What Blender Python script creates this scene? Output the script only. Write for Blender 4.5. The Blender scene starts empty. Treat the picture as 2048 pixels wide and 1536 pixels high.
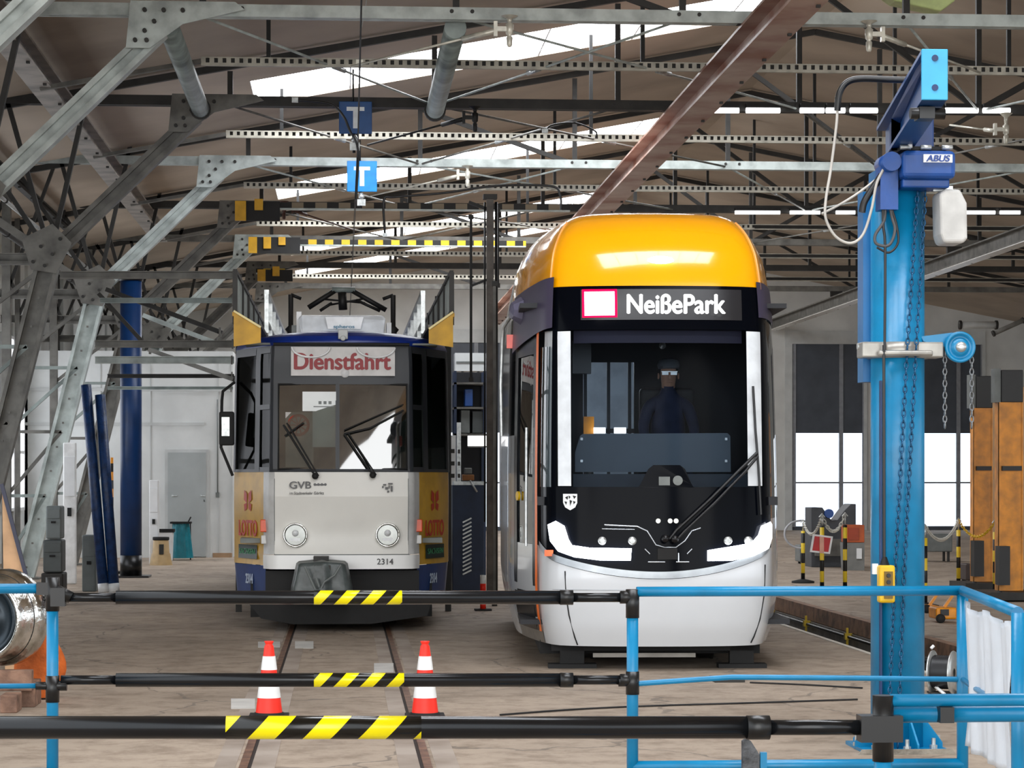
import bpy, bmesh, math, random
from mathutils import Vector, Matrix
random.seed(7)
C = bpy.context.scene.collection
SC = bpy.context.scene
PI = math.pi
F_PX, CAM_H, HOR, VPX = 4800.0, 1.57, 957.0, 688.0
TH = math.atan((1024 - VPX) / F_PX)
R_ = Vector((math.cos(TH), -math.sin(TH), 0)); FW = Vector((math.sin(TH), math.cos(TH), 0))

def P(px, py, Y):
    """point on the plane y=Y seen at photo pixel px,py"""
    d = FW + R_ * ((px - 1024) / F_PX) + Vector((0, 0, (HOR - py) / F_PX))
    t = Y / d.y
    return Vector((d.x * t, Y, CAM_H + d.z * t))

# ---------------------------------------------------------------- materials
def lin(h):
    h = h.lstrip('#'); o = []
    for i in (0, 2, 4):
        c = int(h[i:i + 2], 16) / 255
        o.append(c / 12.92 if c <= .04045 else ((c + .055) / 1.055) ** 2.4)
    return (*o, 1)
MATS = {}
def mat(name, col, rough=.5, metal=0, var=.12, scale=6, bump=0, spec=.5, stain=None, coat=0, bscale=None):
    if name in MATS: return MATS[name]
    m = bpy.data.materials.new(name); m.use_nodes = True
    nt = m.node_tree; b = nt.nodes['Principled BSDF']
    b.inputs['Roughness'].default_value = rough; b.inputs['Metallic'].default_value = metal
    b.inputs['Specular IOR Level'].default_value = spec
    b.inputs['Coat Weight'].default_value = coat
    tc = nt.nodes.new('ShaderNodeTexCoord'); n = nt.nodes.new('ShaderNodeTexNoise')
    n.inputs['Scale'].default_value = scale; n.inputs['Detail'].default_value = 5
    nt.links.new(tc.outputs['Object'], n.inputs['Vector'])
    r = nt.nodes.new('ShaderNodeValToRGB')
    c = lin(col); st = lin(stain) if stain else tuple(x * (1 - var * 1.6) for x in c[:3]) + (1,)
    r.color_ramp.elements[0].position = .32; r.color_ramp.elements[1].position = .62
    r.color_ramp.elements[0].color = st; r.color_ramp.elements[1].color = tuple(min(1, x * (1 + var * .3)) for x in c[:3]) + (1,)
    nt.links.new(n.outputs['Fac'], r.inputs['Fac']); nt.links.new(r.outputs['Color'], b.inputs['Base Color'])
    if bump:
        bp = nt.nodes.new('ShaderNodeBump'); bp.inputs['Strength'].default_value = bump; bp.inputs['Distance'].default_value = .02
        n2 = nt.nodes.new('ShaderNodeTexNoise'); n2.inputs['Scale'].default_value = bscale or scale * 4; n2.inputs['Detail'].default_value = 6
        nt.links.new(tc.outputs['Object'], n2.inputs['Vector'])
        nt.links.new(n2.outputs['Fac'], bp.inputs['Height']); nt.links.new(bp.outputs['Normal'], b.inputs['Normal'])
    MATS[name] = m; return m
def emit(name, col, s):
    if name in MATS: return MATS[name]
    m = bpy.data.materials.new(name); m.use_nodes = True; nt = m.node_tree; nt.nodes.clear()
    e = nt.nodes.new('ShaderNodeEmission'); o = nt.nodes.new('ShaderNodeOutputMaterial')
    e.inputs[0].default_value = lin(col); e.inputs[1].default_value = s
    nt.links.new(e.outputs[0], o.inputs[0]); MATS[name] = m; return m
def glass(name, tint, ior=1.45, rough=.02, gl=1.0):
    if name in MATS: return MATS[name]
    m = bpy.data.materials.new(name); m.use_nodes = True; nt = m.node_tree; nt.nodes.clear()
    t = nt.nodes.new('ShaderNodeBsdfTransparent'); g = nt.nodes.new('ShaderNodeBsdfGlossy'); mx = nt.nodes.new('ShaderNodeMixShader')
    fr = nt.nodes.new('ShaderNodeFresnel'); o = nt.nodes.new('ShaderNodeOutputMaterial')
    t.inputs[0].default_value = lin(tint); g.inputs['Roughness'].default_value = rough; g.inputs[0].default_value = (gl, gl, gl, 1)
    fr.inputs[0].default_value = ior
    nt.links.new(fr.outputs[0], mx.inputs[0]); nt.links.new(t.outputs[0], mx.inputs[1]); nt.links.new(g.outputs[0], mx.inputs[2])
    nt.links.new(mx.outputs[0], o.inputs[0]); MATS[name] = m; return m
def stripes(name, c1, c2, k=(1, 0, 1), period=.13, rough=.4, origin=0.0):
    """hazard stripes: band index from a dot product of object coordinates"""
    if name in MATS: return MATS[name]
    m = bpy.data.materials.new(name); m.use_nodes = True; nt = m.node_tree; b = nt.nodes['Principled BSDF']
    b.inputs['Roughness'].default_value = rough
    tc = nt.nodes.new('ShaderNodeTexCoord'); d = nt.nodes.new('ShaderNodeVectorMath'); d.operation = 'DOT_PRODUCT'
    d.inputs[1].default_value = k; nt.links.new(tc.outputs['Object'], d.inputs[0])
    a = nt.nodes.new('ShaderNodeMath'); a.operation = 'MULTIPLY_ADD'; a.inputs[1].default_value = 1 / period; a.inputs[2].default_value = 100 + origin
    nt.links.new(d.outputs['Value'], a.inputs[0])
    f = nt.nodes.new('ShaderNodeMath'); f.operation = 'FRACT'; nt.links.new(a.outputs[0], f.inputs[0])
    g = nt.nodes.new('ShaderNodeMath'); g.operation = 'GREATER_THAN'; g.inputs[1].default_value = .5; nt.links.new(f.outputs[0], g.inputs[0])
    mx = nt.nodes.new('ShaderNodeMix'); mx.data_type = 'RGBA'; nt.links.new(g.outputs[0], mx.inputs[0])
    mx.inputs[6].default_value = lin(c1); mx.inputs[7].default_value = lin(c2)
    nt.links.new(mx.outputs[2], b.inputs['Base Color']); MATS[name] = m; return m

STEEL_L = mat('steel_pale_paint', '#b9c2be', .38, 0, .25, 4, .15)
STEEL_G = mat('steel_green_grey_paint', '#8f9a96', .45, 0, .3, 3, .15)
STEEL_M = mat('steel_mid_grey', '#6e6c66', .55, 0, .3, 4, .1)
STEEL_D = mat('steel_dark', '#2c2a27', .6, 0, .3, 5)
STEEL_K = mat('steel_black', '#100f0e', .6, 0, .3, 5)
RUSTY = mat('steel_rusty_brown', '#b39a8c', .45, 0, .4, 1.3, .2, stain='#8d5238')
GALV = mat('galvanised', '#c8cccb', .3, .6, .2, 20)
CHROME = mat('polished_steel', '#e3e4e2', .13, 1, .25, 8, .2, stain='#a8a79e')
BLUE = mat('blue_paint', '#087eae', .32, 0, .12, 5, .08)
BLUE_D = mat('deep_blue_paint', '#0b4792', .4, 0, .15, 5, .1)
BLUE_N = mat('navy_blue_paint', '#0b2f63', .4, 0, .2, 5)
BLUE_L = mat('light_blue_plate', '#3ca9da', .4, 0, .08, 5)
BLACK = mat('black_plastic', '#101112', .35, 0, .1, 10)
BLACKM = mat('matt_black', '#070707', .7, 0, .1, 10)
TUBEB = mat('black_anodised_tube', '#17191c', .22, .3, .15, 10)
YEL = mat('yellow_paint', '#e3b60c', .4, 0, .15, 6)
ORJ = mat('orange_jack_paint', '#e8930a', .4, 0, .25, 5, .1)
WHITEP = mat('white_paint', '#e9ebec', .35, 0, .05, 4)
GREYP = mat('grey_plastic', '#6d7270', .45, 0, .15, 8)
RUB = mat('rubber', '#171717', .8, 0, .1, 20)
WOOD = mat('old_wood', '#8b6b58', .75, 0, .4, 8, .4, stain='#5a4236')

# ---------------------------------------------------------------- objects
RM = {}
def tag(o, label=None, cat=None, group=None, kind=None):
    if label: o['label'] = label
    if cat: o['category'] = cat
    if group: o['group'] = group
    if kind: o['kind'] = kind
    return o
def thing(name, label, cat, loc=(0, 0, 0), rz=0, group=None, kind=None):
    o = bpy.data.objects.new(name, None); C.objects.link(o); o.empty_display_size = .2
    o.location = loc; o.rotation_euler = (0, 0, rz)
    RM[o.name] = (Matrix.Translation(Vector(loc)) @ Matrix.Rotation(rz, 4, 'Z')).inverted()
    return tag(o, label, cat, group, kind)
def root_of(o):
    while o.parent: o = o.parent
    return o

class MB:
    def __init__(s): s.v = []; s.f = []; s.sm = []
    def add(s, vs, fs, smooth=False):
        n = len(s.v); s.v += [Vector(v) for v in vs]
        s.f += [tuple(i + n for i in f) for f in fs]; s.sm += [smooth] * len(fs); return s
    def box(s, a, b):
        (x0, y0, z0), (x1, y1, z1) = a, b
        return s.add([(x0, y0, z0), (x1, y0, z0), (x1, y1, z0), (x0, y1, z0), (x0, y0, z1), (x1, y0, z1), (x1, y1, z1), (x0, y1, z1)],
                     [(0, 3, 2, 1), (4, 5, 6, 7), (0, 1, 5, 4), (1, 2, 6, 5), (2, 3, 7, 6), (3, 0, 4, 7)])
    def cbox(s, c, d): return s.box([c[i] - d[i] / 2 for i in range(3)], [c[i] + d[i] / 2 for i in range(3)])
    def sweep(s, p0, p1, prof, up=(0, 0, 1), smooth=False, prof1=None):
        p0 = Vector(p0); p1 = Vector(p1); d = (p1 - p0).normalized(); up = Vector(up)
        if abs(d.dot(up)) > .98: up = Vector((0, 1, 0))
        x = d.cross(up).normalized(); y = x.cross(d).normalized(); n = len(prof); prof1 = prof1 or prof
        vs = [p0 + x * a + y * b for a, b in prof] + [p1 + x * a + y * b for a, b in prof1]
        fs = [(i, (i + 1) % n, n + (i + 1) % n, n + i) for i in range(n)] + [tuple(range(n))[::-1], tuple(range(n, 2 * n))]
        m = len(s.f); s.add(vs, fs, smooth)
        s.sm[-1] = s.sm[-2] = False; return s
    def bar(s, p0, p1, w, h, up=(0, 0, 1)):
        w /= 2; h /= 2
        return s.sweep(p0, p1, [(-w, -h), (w, -h), (w, h), (-w, h)], up)
    def ibeam(s, p0, p1, w, h, t=.02, up=(0, 0, 1)):
        w /= 2; h /= 2; k = t / 2
        return s.sweep(p0, p1, [(-w, -h), (w, -h), (w, -h + t), (k, -h + t), (k, h - t), (w, h - t), (w, h), (-w, h), (-w, h - t), (-k, h - t), (-k, -h + t), (-w, -h + t)], up)
    def chan(s, p0, p1, w, h, t=.02, up=(0, 0, 1), back=1):
        """U channel, open side towards local x * back"""
        w /= 2; h /= 2; b = back
        pr = [(-w * b, -h), (w * b, -h), (w * b, -h + t), ((-w + t) * b, -h + t), ((-w + t) * b, h - t), (w * b, h - t), (w * b, h), (-w * b, h)]
        return s.sweep(p0, p1, pr if b > 0 else pr[::-1], up)
    def tube(s, p0, p1, r, n=14, r1=None):
        c = [(math.cos(2 * PI * i / n), math.sin(2 * PI * i / n)) for i in range(n)]
        r1 = r if r1 is None else r1
        return s.sweep(p0, p1, [(a * r, b * r) for a, b in c], smooth=True, prof1=[(a * r1, b * r1) for a, b in c])
    def path(s, pts, r, n=8, closed=False):
        pts = [Vector(p) for p in pts]; k = len(pts); rings = []; up = None
        for i, p in enumerate(pts):
            a = pts[(i - 1) % k] if (closed or i > 0) else p; b = pts[(i + 1) % k] if (closed or i < k - 1) else p
            d = (b - a).normalized()
            if up is None:
                up = Vector((0, 0, 1)) if abs(d.z) < .9 else Vector((1, 0, 0))
            x = d.cross(up).normalized(); up = x.cross(d).normalized()
            rings.append([p + x * math.cos(2 * PI * j / n) * r + up * math.sin(2 * PI * j / n) * r for j in range(n)])
        vs = [v for g in rings for v in g]; fs = []
        for i in range(k if closed else k - 1):
            i2 = (i + 1) % k
            fs += [(i * n + j, i * n + (j + 1) % n, i2 * n + (j + 1) % n, i2 * n + j) for j in range(n)]
        s.add(vs, fs, True)
        if not closed: s.add(rings[0], [tuple(range(n))[::-1]]); s.add(rings[-1], [tuple(range(n))])
        return s
    def lathe(s, c, axis, prof, n=32, smooth=True, cap=True):
        """prof: list of (r, h) along axis from c"""
        c = Vector(c); a = Vector(axis).normalized(); u = a.orthogonal().normalized(); w = a.cross(u)
        vs = [c + a * h + (u * math.cos(2 * PI * i / n) + w * math.sin(2 * PI * i / n)) * r for r, h in prof for i in range(n)]
        fs = [(k * n + i, k * n + (i + 1) % n, (k + 1) * n + (i + 1) % n, (k + 1) * n + i) for k in range(len(prof) - 1) for i in range(n)]
        s.add(vs, fs, smooth)
        if cap:
            if prof[0][0] > 1e-4: s.add(vs[:n], [tuple(range(n))[::-1]])
            if prof[-1][0] > 1e-4: s.add(vs[-n:], [tuple(range(n))])
        return s
    def prism(s, pts, d):
        """polygon in 3D extruded by vector d"""
        pts = [Vector(p) for p in pts]; n = len(pts); d = Vector(d)
        return s.add(pts + [p + d for p in pts], [tuple(range(n)), tuple(range(n, 2 * n))[::-1]] + [(i, n + i, n + (i + 1) % n, (i + 1) % n) for i in range(n)])
    def grid(s, fn, nu, nv, smooth=True, flip=False):
        vs = [fn(i / nu, j / nv) for j in range(nv + 1) for i in range(nu + 1)]; w = nu + 1; fs = []
        for j in range(nv):
            for i in range(nu):
                q = (j * w + i, j * w + i + 1, (j + 1) * w + i + 1, (j + 1) * w + i)
                fs.append(q[::-1] if flip else q)
        return s.add(vs, fs, smooth)
    def build(s, name, m, parent=None, local=False, bevel=0, label=None, cat=None, group=None, kind=None, recalc=False):
        me = bpy.data.meshes.new(name); vs = s.v
        if parent is not None and not local:
            M = RM[root_of(parent).name]; vs = [M @ v for v in vs]
        me.from_pydata([tuple(v) for v in vs], [], s.f)
        me.polygons.foreach_set('use_smooth', s.sm)
        if recalc:
            bm = bmesh.new(); bm.from_mesh(me); bmesh.ops.recalc_face_normals(bm, faces=bm.faces); bm.to_mesh(me); bm.free()
        me.materials.append(m); me.update()
        o = bpy.data.objects.new(name, me); C.objects.link(o)
        if parent is not None: o.parent = parent
        if bevel:
            b = o.modifiers.new('bevel', 'BEVEL'); b.width = bevel; b.segments = 3; b.limit_method = 'ANGLE'; b.angle_limit = .7
            b.harden_normals = False
        return tag(o, label, cat, group, kind)

def text(body, name, m, loc, w, h, parent=None, rot=(PI / 2, 0, 0), ext=.004, bold=.0, local=False, label=None, shear=0):
    cu = bpy.data.curves.new(name, 'FONT'); cu.body = body; cu.align_x = 'CENTER'; cu.align_y = 'CENTER'
    cu.extrude = ext; cu.shear = shear; cu.materials.append(m)
    o = bpy.data.objects.new(name, cu); C.objects.link(o)
    bpy.context.view_layer.update()
    dx, dy = o.dimensions.x, o.dimensions.y
    bb = [Vector(b) for b in o.bound_box]; cx = sum(b.x for b in bb) / 8; cy = sum(b.y for b in bb) / 8
    sx, sy = w / dx, h / dy
    o.scale = (sx, sy, 1); o.rotation_euler = rot
    loc = Vector(loc) - (Matrix.Rotation(rot[2], 3, 'Z') @ Matrix.Rotation(rot[1], 3, 'Y') @ Matrix.Rotation(rot[0], 3, 'X')) @ Vector((cx * sx, cy * sy, 0))
    if parent is not None and not local: loc = RM[root_of(parent).name] @ loc
    me = bpy.data.meshes.new_from_object(o.evaluated_get(bpy.context.evaluated_depsgraph_get())); me.name = name
    if bold:
        vs = [v.co.copy() for v in me.vertices]; fs = [tuple(p.vertices) for p in me.polygons]; n = len(vs); V = []; Fa = []
        for k, (a, b) in enumerate(((0, 0), (bold, 0), (-bold, 0), (0, bold * .7), (0, -bold * .7))):
            V += [(v.x + a, v.y + b, v.z + k * .0002 / 1) for v in vs]; Fa += [tuple(i + n * k for i in f) for f in fs]
        me = bpy.data.meshes.new(name); me.from_pydata(V, [], Fa); me.materials.append(m)
    q = bpy.data.objects.new(name, me); C.objects.link(q); q.scale = (sx, sy, 1); q.rotation_euler = rot
    bpy.data.objects.remove(o); o = q; o.name = name
    o.location = loc
    if parent is not None: o.parent = parent
    return tag(o, label)

def interp(tab):
    def f(z):
        if z <= tab[0][0]: return tab[0][1]
        for (a, va), (b, vb) in zip(tab, tab[1:]):
            if z <= b:
                k = (z - a) / (b - a); return va + (vb - va) * k
        return tab[-1][1]
    return f
def sinterp(tab):
    """smooth (monotone-ish cubic) interpolation"""
    n = len(tab); xs = [t[0] for t in tab]; ys = [t[1] for t in tab]
    d = [(ys[i + 1] - ys[i]) / (xs[i + 1] - xs[i]) for i in range(n - 1)]
    m = [d[0]] + [0 if d[i - 1] * d[i] <= 0 else 2 * d[i - 1] * d[i] / (d[i - 1] + d[i]) for i in range(1, n - 1)] + [d[-1]]
    def f(z):
        z = max(xs[0], min(xs[-1], z))
        for i in range(n - 1):
            if z <= xs[i + 1]:
                h = xs[i + 1] - xs[i]; t = (z - xs[i]) / h
                return ((2 * t**3 - 3 * t**2 + 1) * ys[i] + (t**3 - 2 * t**2 + t) * h * m[i] + (-2 * t**3 + 3 * t**2) * ys[i + 1] + (t**3 - t**2) * h * m[i + 1])
        return ys[-1]
    return f

class Hull:
    """vehicle skin: half plan contour (x,y) pushed by height profiles W (width) and Fo (set-back)"""
    def __init__(s, pts, W, Fo, smooth=True):
        if smooth:
            q = []; e = [Vector((-pts[1][0], pts[1][1]))] + [Vector(p) for p in pts] + [Vector(pts[-1]) * 2 - Vector(pts[-2])]
            for i in range(1, len(e) - 2):
                a, b, c, d = e[i - 1:i + 3]
                for k in range(10):
                    t = k / 10
                    q.append(.5 * ((2 * b) + (c - a) * t + (2 * a - 5 * b + 4 * c - d) * t * t + (3 * b - a - 3 * c + d) * t**3))
            q.append(e[-2]); q[0].x = 0
            s.q = q
        else: s.q = [Vector(p) for p in pts]
        s.L = [0]
        for a, b in zip(s.q, s.q[1:]): s.L.append(s.L[-1] + (b - a).length)
        s.W = W; s.Fo = Fo
    def at(s, l):
        l = max(0, min(s.L[-1] - 1e-6, l))
        for i in range(len(s.L) - 1):
            if l <= s.L[i + 1]:
                k = (l - s.L[i]) / max(1e-9, s.L[i + 1] - s.L[i]); return s.q[i].lerp(s.q[i + 1], k), (s.q[i + 1] - s.q[i]).normalized()
        return s.q[-1], (s.q[-1] - s.q[-2]).normalized()
    def tx(s, x, z=None):
        g = 1 if x >= 0 else -1; x = abs(x) / (s.W(z) if z is not None else 1)
        for i in range(len(s.q) - 1):
            if s.q[i + 1].x >= x - 1e-9: 
                k = (x - s.q[i].x) / max(1e-9, s.q[i + 1].x - s.q[i].x); return g * (s.L[i] + k * (s.L[i + 1] - s.L[i]))
        return g * s.L[-1]
    def ty(s, y, side=1):
        for i in range(len(s.q) - 1):
            if s.q[i + 1].y >= y:
                k = (y - s.q[i].y) / max(1e-9, s.q[i + 1].y - s.q[i].y); return side * (s.L[i] + k * (s.L[i + 1] - s.L[i]))
        return side * s.L[-1]
    def p(s, t, z, off=0):
        q, d = s.at(abs(t)); g = 1 if t >= 0 else -1
        return Vector((g * (q.x * s.W(z) + d.y * off), q.y + s.Fo(z) - d.x * off, z))
    def px(s, x, z, off=0): return s.p(s.tx(x, z), z, off)
    def patch(s, mb, t0, t1, z0, z1, nt=24, nz=12, off=0):
        a = z0 if callable(z0) else (lambda t: z0); b = z1 if callable(z1) else (lambda t: z1)
        if not callable(t0) and t0 > t1: t0, t1 = t1, t0
        def fn(u, v):
            t = t0 + (t1 - t0) * u; return s.p(t, a(t) + (b(t) - a(t)) * v, off)
        return mb.grid(fn, nt, nz)
    def xpatch(s, mb, x0, x1, z0, z1, nt=24, nz=12, off=0):
        """patch bounded by true x values (or x functions of z), z may be functions of x"""
        a = z0 if callable(z0) else (lambda t: z0); b = z1 if callable(z1) else (lambda t: z1)
        xa = x0 if callable(x0) else (lambda t: x0); xb = x1 if callable(x1) else (lambda t: x1)
        def fn(u, v):
            xm = xa(0) + (xb(0) - xa(0)) * u; z = a(xm) + (b(xm) - a(xm)) * v
            x = xa(z) + (xb(z) - xa(z)) * u
            return s.px(x, z, off)
        return mb.grid(fn, nt, nz)
    def line(s, mb, tz, r, off=0):
        return mb.path([s.p(t, z, off) for t, z in tz], r, 6)
    def poly(s, mb, xz, off=0, thick=.01, sub=4):
        """small polygon decal laid on the front, given by (x,z) list, slightly raised"""
        pts = []
        for (xa, za), (xb, zb) in zip(xz, xz[1:] + xz[:1]):
            for k in range(sub): pts.append((xa + (xb - xa) * k / sub, za + (zb - za) * k / sub))
        return mb.prism([s.px(x, z, off) for x, z in pts][::-1], (0, -thick, 0))
# ================================================================ THE SHELL
CONC = mat('concrete', '#aa9a89', .75, 0, .12, .5, .25, stain='#948575', bscale=9)
def concrete_floor():
    m = CONC; nt = m.node_tree; b = nt.nodes['Principled BSDF']; ramp = [n for n in nt.nodes if n.type == 'VALTORGB'][0]
    tc = [n for n in nt.nodes if n.type == 'TEX_COORD'][0]
    v = nt.nodes.new('ShaderNodeTexNoise'); v.inputs['Scale'].default_value = 3.2; v.inputs['Detail'].default_value = 9; v.inputs['Roughness'].default_value = .75
    nt.links.new(tc.outputs['Object'], v.inputs['Vector'])
    r = nt.nodes.new('ShaderNodeValToRGB'); r.color_ramp.elements[0].position = .38; r.color_ramp.elements[0].color = (.52, .48, .44, 1)
    r.color_ramp.elements[1].position = .55; r.color_ramp.elements[1].color = (1, 1, 1, 1)
    nt.links.new(v.outputs['Fac'], r.inputs['Fac'])
    mx = nt.nodes.new('ShaderNodeMix'); mx.data_type = 'RGBA'; mx.blend_type = 'MULTIPLY'; mx.inputs[0].default_value = .75
    nt.links.new(ramp.outputs['Color'], mx.inputs[6]); nt.links.new(r.outputs['Color'], mx.inputs[7])
    # fine hairline cracks
    vo = nt.nodes.new('ShaderNodeTexVoronoi'); vo.feature = 'DISTANCE_TO_EDGE'; vo.inputs['Scale'].default_value = .45
    nz = nt.nodes.new('ShaderNodeTexNoise'); nz.inputs['Scale'].default_value = 2; nz.inputs['Detail'].default_value = 4
    nt.links.new(tc.outputs['Object'], nz.inputs['Vector'])
    ad = nt.nodes.new('ShaderNodeMix'); ad.data_type = 'RGBA'; ad.blend_type = 'ADD'; ad.inputs[0].default_value = .5
    nt.links.new(tc.outputs['Object'], ad.inputs[6]); nt.links.new(nz.outputs['Color'], ad.inputs[7]); nt.links.new(ad.outputs[2], vo.inputs['Vector'])
    lt = nt.nodes.new('ShaderNodeMath'); lt.operation = 'LESS_THAN'; lt.inputs[1].default_value = .006
    nt.links.new(vo.outputs['Distance'], lt.inputs[0])
    mu = nt.nodes.new('ShaderNodeMath'); mu.operation = 'MULTIPLY'; mu.inputs[1].default_value = .55; nt.links.new(lt.outputs[0], mu.inputs[0])
    m2 = nt.nodes.new('ShaderNodeMix'); m2.data_type = 'RGBA'; m2.inputs[7].default_value = (.1, .085, .07, 1)
    nt.links.new(mu.outputs[0], m2.inputs[0]); nt.links.new(mx.outputs[2], m2.inputs[6]); nt.links.new(m2.outputs[2], b.inputs['Base Color'])
concrete_floor()
def ST(o): o['kind'] = 'structure'; return o

fl = MB()
PX0, PX1 = 4.70, 5.68
fl.box((-14, -8, -.3), (PX0, 78, 0)); fl.box((PX1, -8, -.3), (30, 78, 0))
fl.box((PX0, -8, -.3), (PX1, 13, 0)); fl.box((PX0, 50, -.3), (PX1, 78, 0))
fl.build('floor', CONC, kind='structure')
# inspection pit beside the track
PITC = mat('pit_concrete', '#8b8984', .8, 0, .3, 3, .2)
pit = MB(); pit.box((PX0 - .1, 13, -1.3), (PX0, 50, -.3)); pit.box((PX1, 13, -1.3), (PX1 + .1, 50, -.3)); pit.box((PX0, 13, -1.4), (PX1, 50, -1.3))
pit.build('floor_pit', PITC, kind='structure')
EDGE = mat('pit_edge_rust', '#8c6a52', .6, .2, .4, 6, .2)
MB().box((PX1 - .012, 13, -.16), (PX1 + .09, 50, .012)).build('trim_1', EDGE, kind='structure')
MB().box((PX1 - .03, 13, -.3), (PX1 - .012, 50, -.17)).build('trim_2', mat('pit_grey_rail', '#77756f', .5, .3, .3, 4), kind='structure')
MB().box((PX0 - .035, 13, -.05), (PX0 + .015, 50, .008)).build('trim_3', mat('pit_pale_edge', '#d8d2c6', .6), kind='structure')
pp = thing('pit_pipe', 'black pipe along the wall of the inspection pit with brass clamps', 'pipe', (PX1 - .05, 20, -.2))
MB().tube((PX1 - .06, 13, -.2), (PX1 - .06, 49.9, -.2), .018, 8).build('pipe', BLACK, pp)
for y in (24.1, 26.5, 28.9, 31.3, 33.7, 36.1):
    m = MB(); m.box((PX1 - .1, y - .04, -.23), (PX1 - .02, y + .04, -.16)); m.bar((PX1 - .07, y, -.3), (PX1 - .07, y, -.1), .025, .03); m.build('clamp', mat('brass', '#b79b2c', .4, .5), pp)

# ---- roof
RZ0, RSL, RIDGE = 7.38, .187, 7.5
def roofz(x): return RZ0 + RSL * x if x <= RIDGE else RZ0 + RSL * (2 * RIDGE - x)
SX0, SX1 = -1.32, 7.15
SKY = [(9.6, 11.7, SX0, SX1), (16.0, 17.7, .9, 4.9), (33.8, 36.0, SX0, SX1), (45.9, 48.1, SX0, SX1), (58.0, 60.2, SX0, SX1), (64.6, 66.4, SX0, SX1)]
ROOFM = mat('roof_underside', '#bfb09e', .8, 0, .18, .35, .3, stain='#9d8e7e', bscale=1.2)
rf = MB()
def slab(x0, x1, y0, y1):
    z0, z1 = roofz(x0), roofz(x1)
    rf.add([(x0, y0, z0), (x1, y0, z1), (x1, y1, z1), (x0, y1, z0), (x0, y0, z0 + .12), (x1, y0, z1 + .12), (x1, y1, z1 + .12), (x0, y1, z0 + .12)],
           [(0, 3, 2, 1), (4, 5, 6, 7), (0, 1, 5, 4), (1, 2, 6, 5), (2, 3, 7, 6), (3, 0, 4, 7)])
ys = [-2.] + [v for s in SKY for v in s[:2]] + [74.]
for i in range(0, len(ys), 2): slab(-6.6, RIDGE, ys[i], ys[i + 1])
for a, b, p0, p1 in SKY: slab(-6.6, p0, a, b); slab(p1, RIDGE, a, b)
slab(RIDGE, 22.2, -2, 74)
rf.build('ceiling', ROOFM, kind='structure')
SKYE = emit('skylight_pane', '#f7faff', 9.0)
for i, (a, b, SX0, SX1) in enumerate(SKY):
    w = thing('window_%d' % (i + 1), None, None, (SX0, a, roofz(SX0)), kind='structure')
    n = 6; dx = (SX1 - SX0) / n
    for k in range(n):
        x0 = SX0 + k * dx + .005; x1 = x0 + dx - .01; z0 = roofz(x0) + .06; z1 = roofz(x1) + .06
        MB().add([(x0, a, z0), (x1, a, z1), (x1, b, z1), (x0, b, z0)], [(0, 1, 2, 3)]).build('pane', SKYE, w)
    m = MB()
    for k in range(n + 1):
        x = SX0 + k * dx; m.bar((x, a, roofz(x) + .03), (x, b, roofz(x) + .03), .022, .05)
    m.build('window_frame', WHITEP, w)

# ---- walls
WALLW = mat('white_wall', '#dcdfde', .7, 0, .08, 1.5)
WALLG = mat('grey_wall_sheet', '#c9cccb', .6, 0, .1, 2)
WX = -6.3
m = MB(); m.box((WX - .2, 18, 0), (WX, 72, roofz(WX)))
m.build('wall_left', WALLW, kind='structure')
for i, (ya, yb2) in enumerate(((27, 31), (33, 37.4), (39, 43.5), (44.5, 47.5))):  # glowing window panes added to brighten the left side of the hall
    w7 = thing('window_%d' % (7 + i), None, None, (WX, ya, 1), kind='structure')
    MB().box((WX + .005, ya, 1.0), (WX + .02, yb2, 4.2)).build('pane', emit('wall_fill_light_pane', '#f4f8ff', 2.2), w7)
    f = MB()
    for k in range(5): y = ya + (yb2 - ya) * k / 4; f.box((WX, y - .04, .95), (WX + .07, y + .04, 4.25))
    for z in (.95, 2.05, 3.15, 4.2): f.box((WX, ya, z), (WX + .06, yb2, z + .06))
    f.build('window_frame', WHITEP, w7)
m = MB()
for y in range(20, 72, 2): m.box((WX, y, 0), (WX + .06, y + .09, roofz(WX)))
m.build('trim_4', WALLG, kind='structure')
# annex with the grey door
AY = 48
a0 = P(60, 900, AY).x; a1 = P(466, 900, AY).x
WB = MB(); WB.box((WX, AY, 0), (a1, AY + .2, 3.95)); WB.box((a1 - .2, AY + .2, 0), (a1, 71.9, 3.95)); WB.box((WX, AY, 3.95), (a1, 71.9, 4.1)); WB.build('wall_annex', WALLW, kind='structure')
d = thing('door_1', None, None, (P(372, 1115, AY).x, AY, 0), kind='structure')
xa, xb = P(336, 1000, AY).x, P(412, 1000, AY).x; zt = P(372, 905, AY).z
DG = mat('door_grey', '#aab0b0', .45, 0, .08, 2)
MB().box((xa, AY - .05, 0.02), (xb, AY - .01, zt)).build('door_leaf', DG, d)
MB().box((xa - .06, AY - .03, 0), (xa, AY - .001, zt + .06)).box((xb, AY - .03, 0), (xb + .05, AY - .001, zt + .06)).box((xa, AY - .03, zt), (xb, AY - .001, zt + .06)).build('door_frame', WALLG, d)
for x in (xa + .09, xb - .1):
    MB().tube((x, AY - .1, 1.23), (x, AY - .05, 1.23), .02, 8).tube((x, AY - .1, 1.23), (x + .1, AY - .1, 1.22), .012, 8).build('door_handle', GALV, d)
MB().box((a1 - .4, AY - .03, 0), (a1 - .02, AY, .09)).build('baseboard_left', mat('tan_skirting', '#a98a6b', .7), kind='structure')
m = MB()
for px in (436, 462, 300, 250, 200):
    x = P(px, 900, AY).x; m.box((x, AY - .02, .1), (x + .02, AY, 3.9))
m.box((WX, AY - .03, 2.62), (P(408, 9, AY).x, AY, 2.68)); m.box((WX, AY - .03, 3.3), (a1, AY, 3.36)); m.build('trim_5', WALLG, kind='structure')
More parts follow.
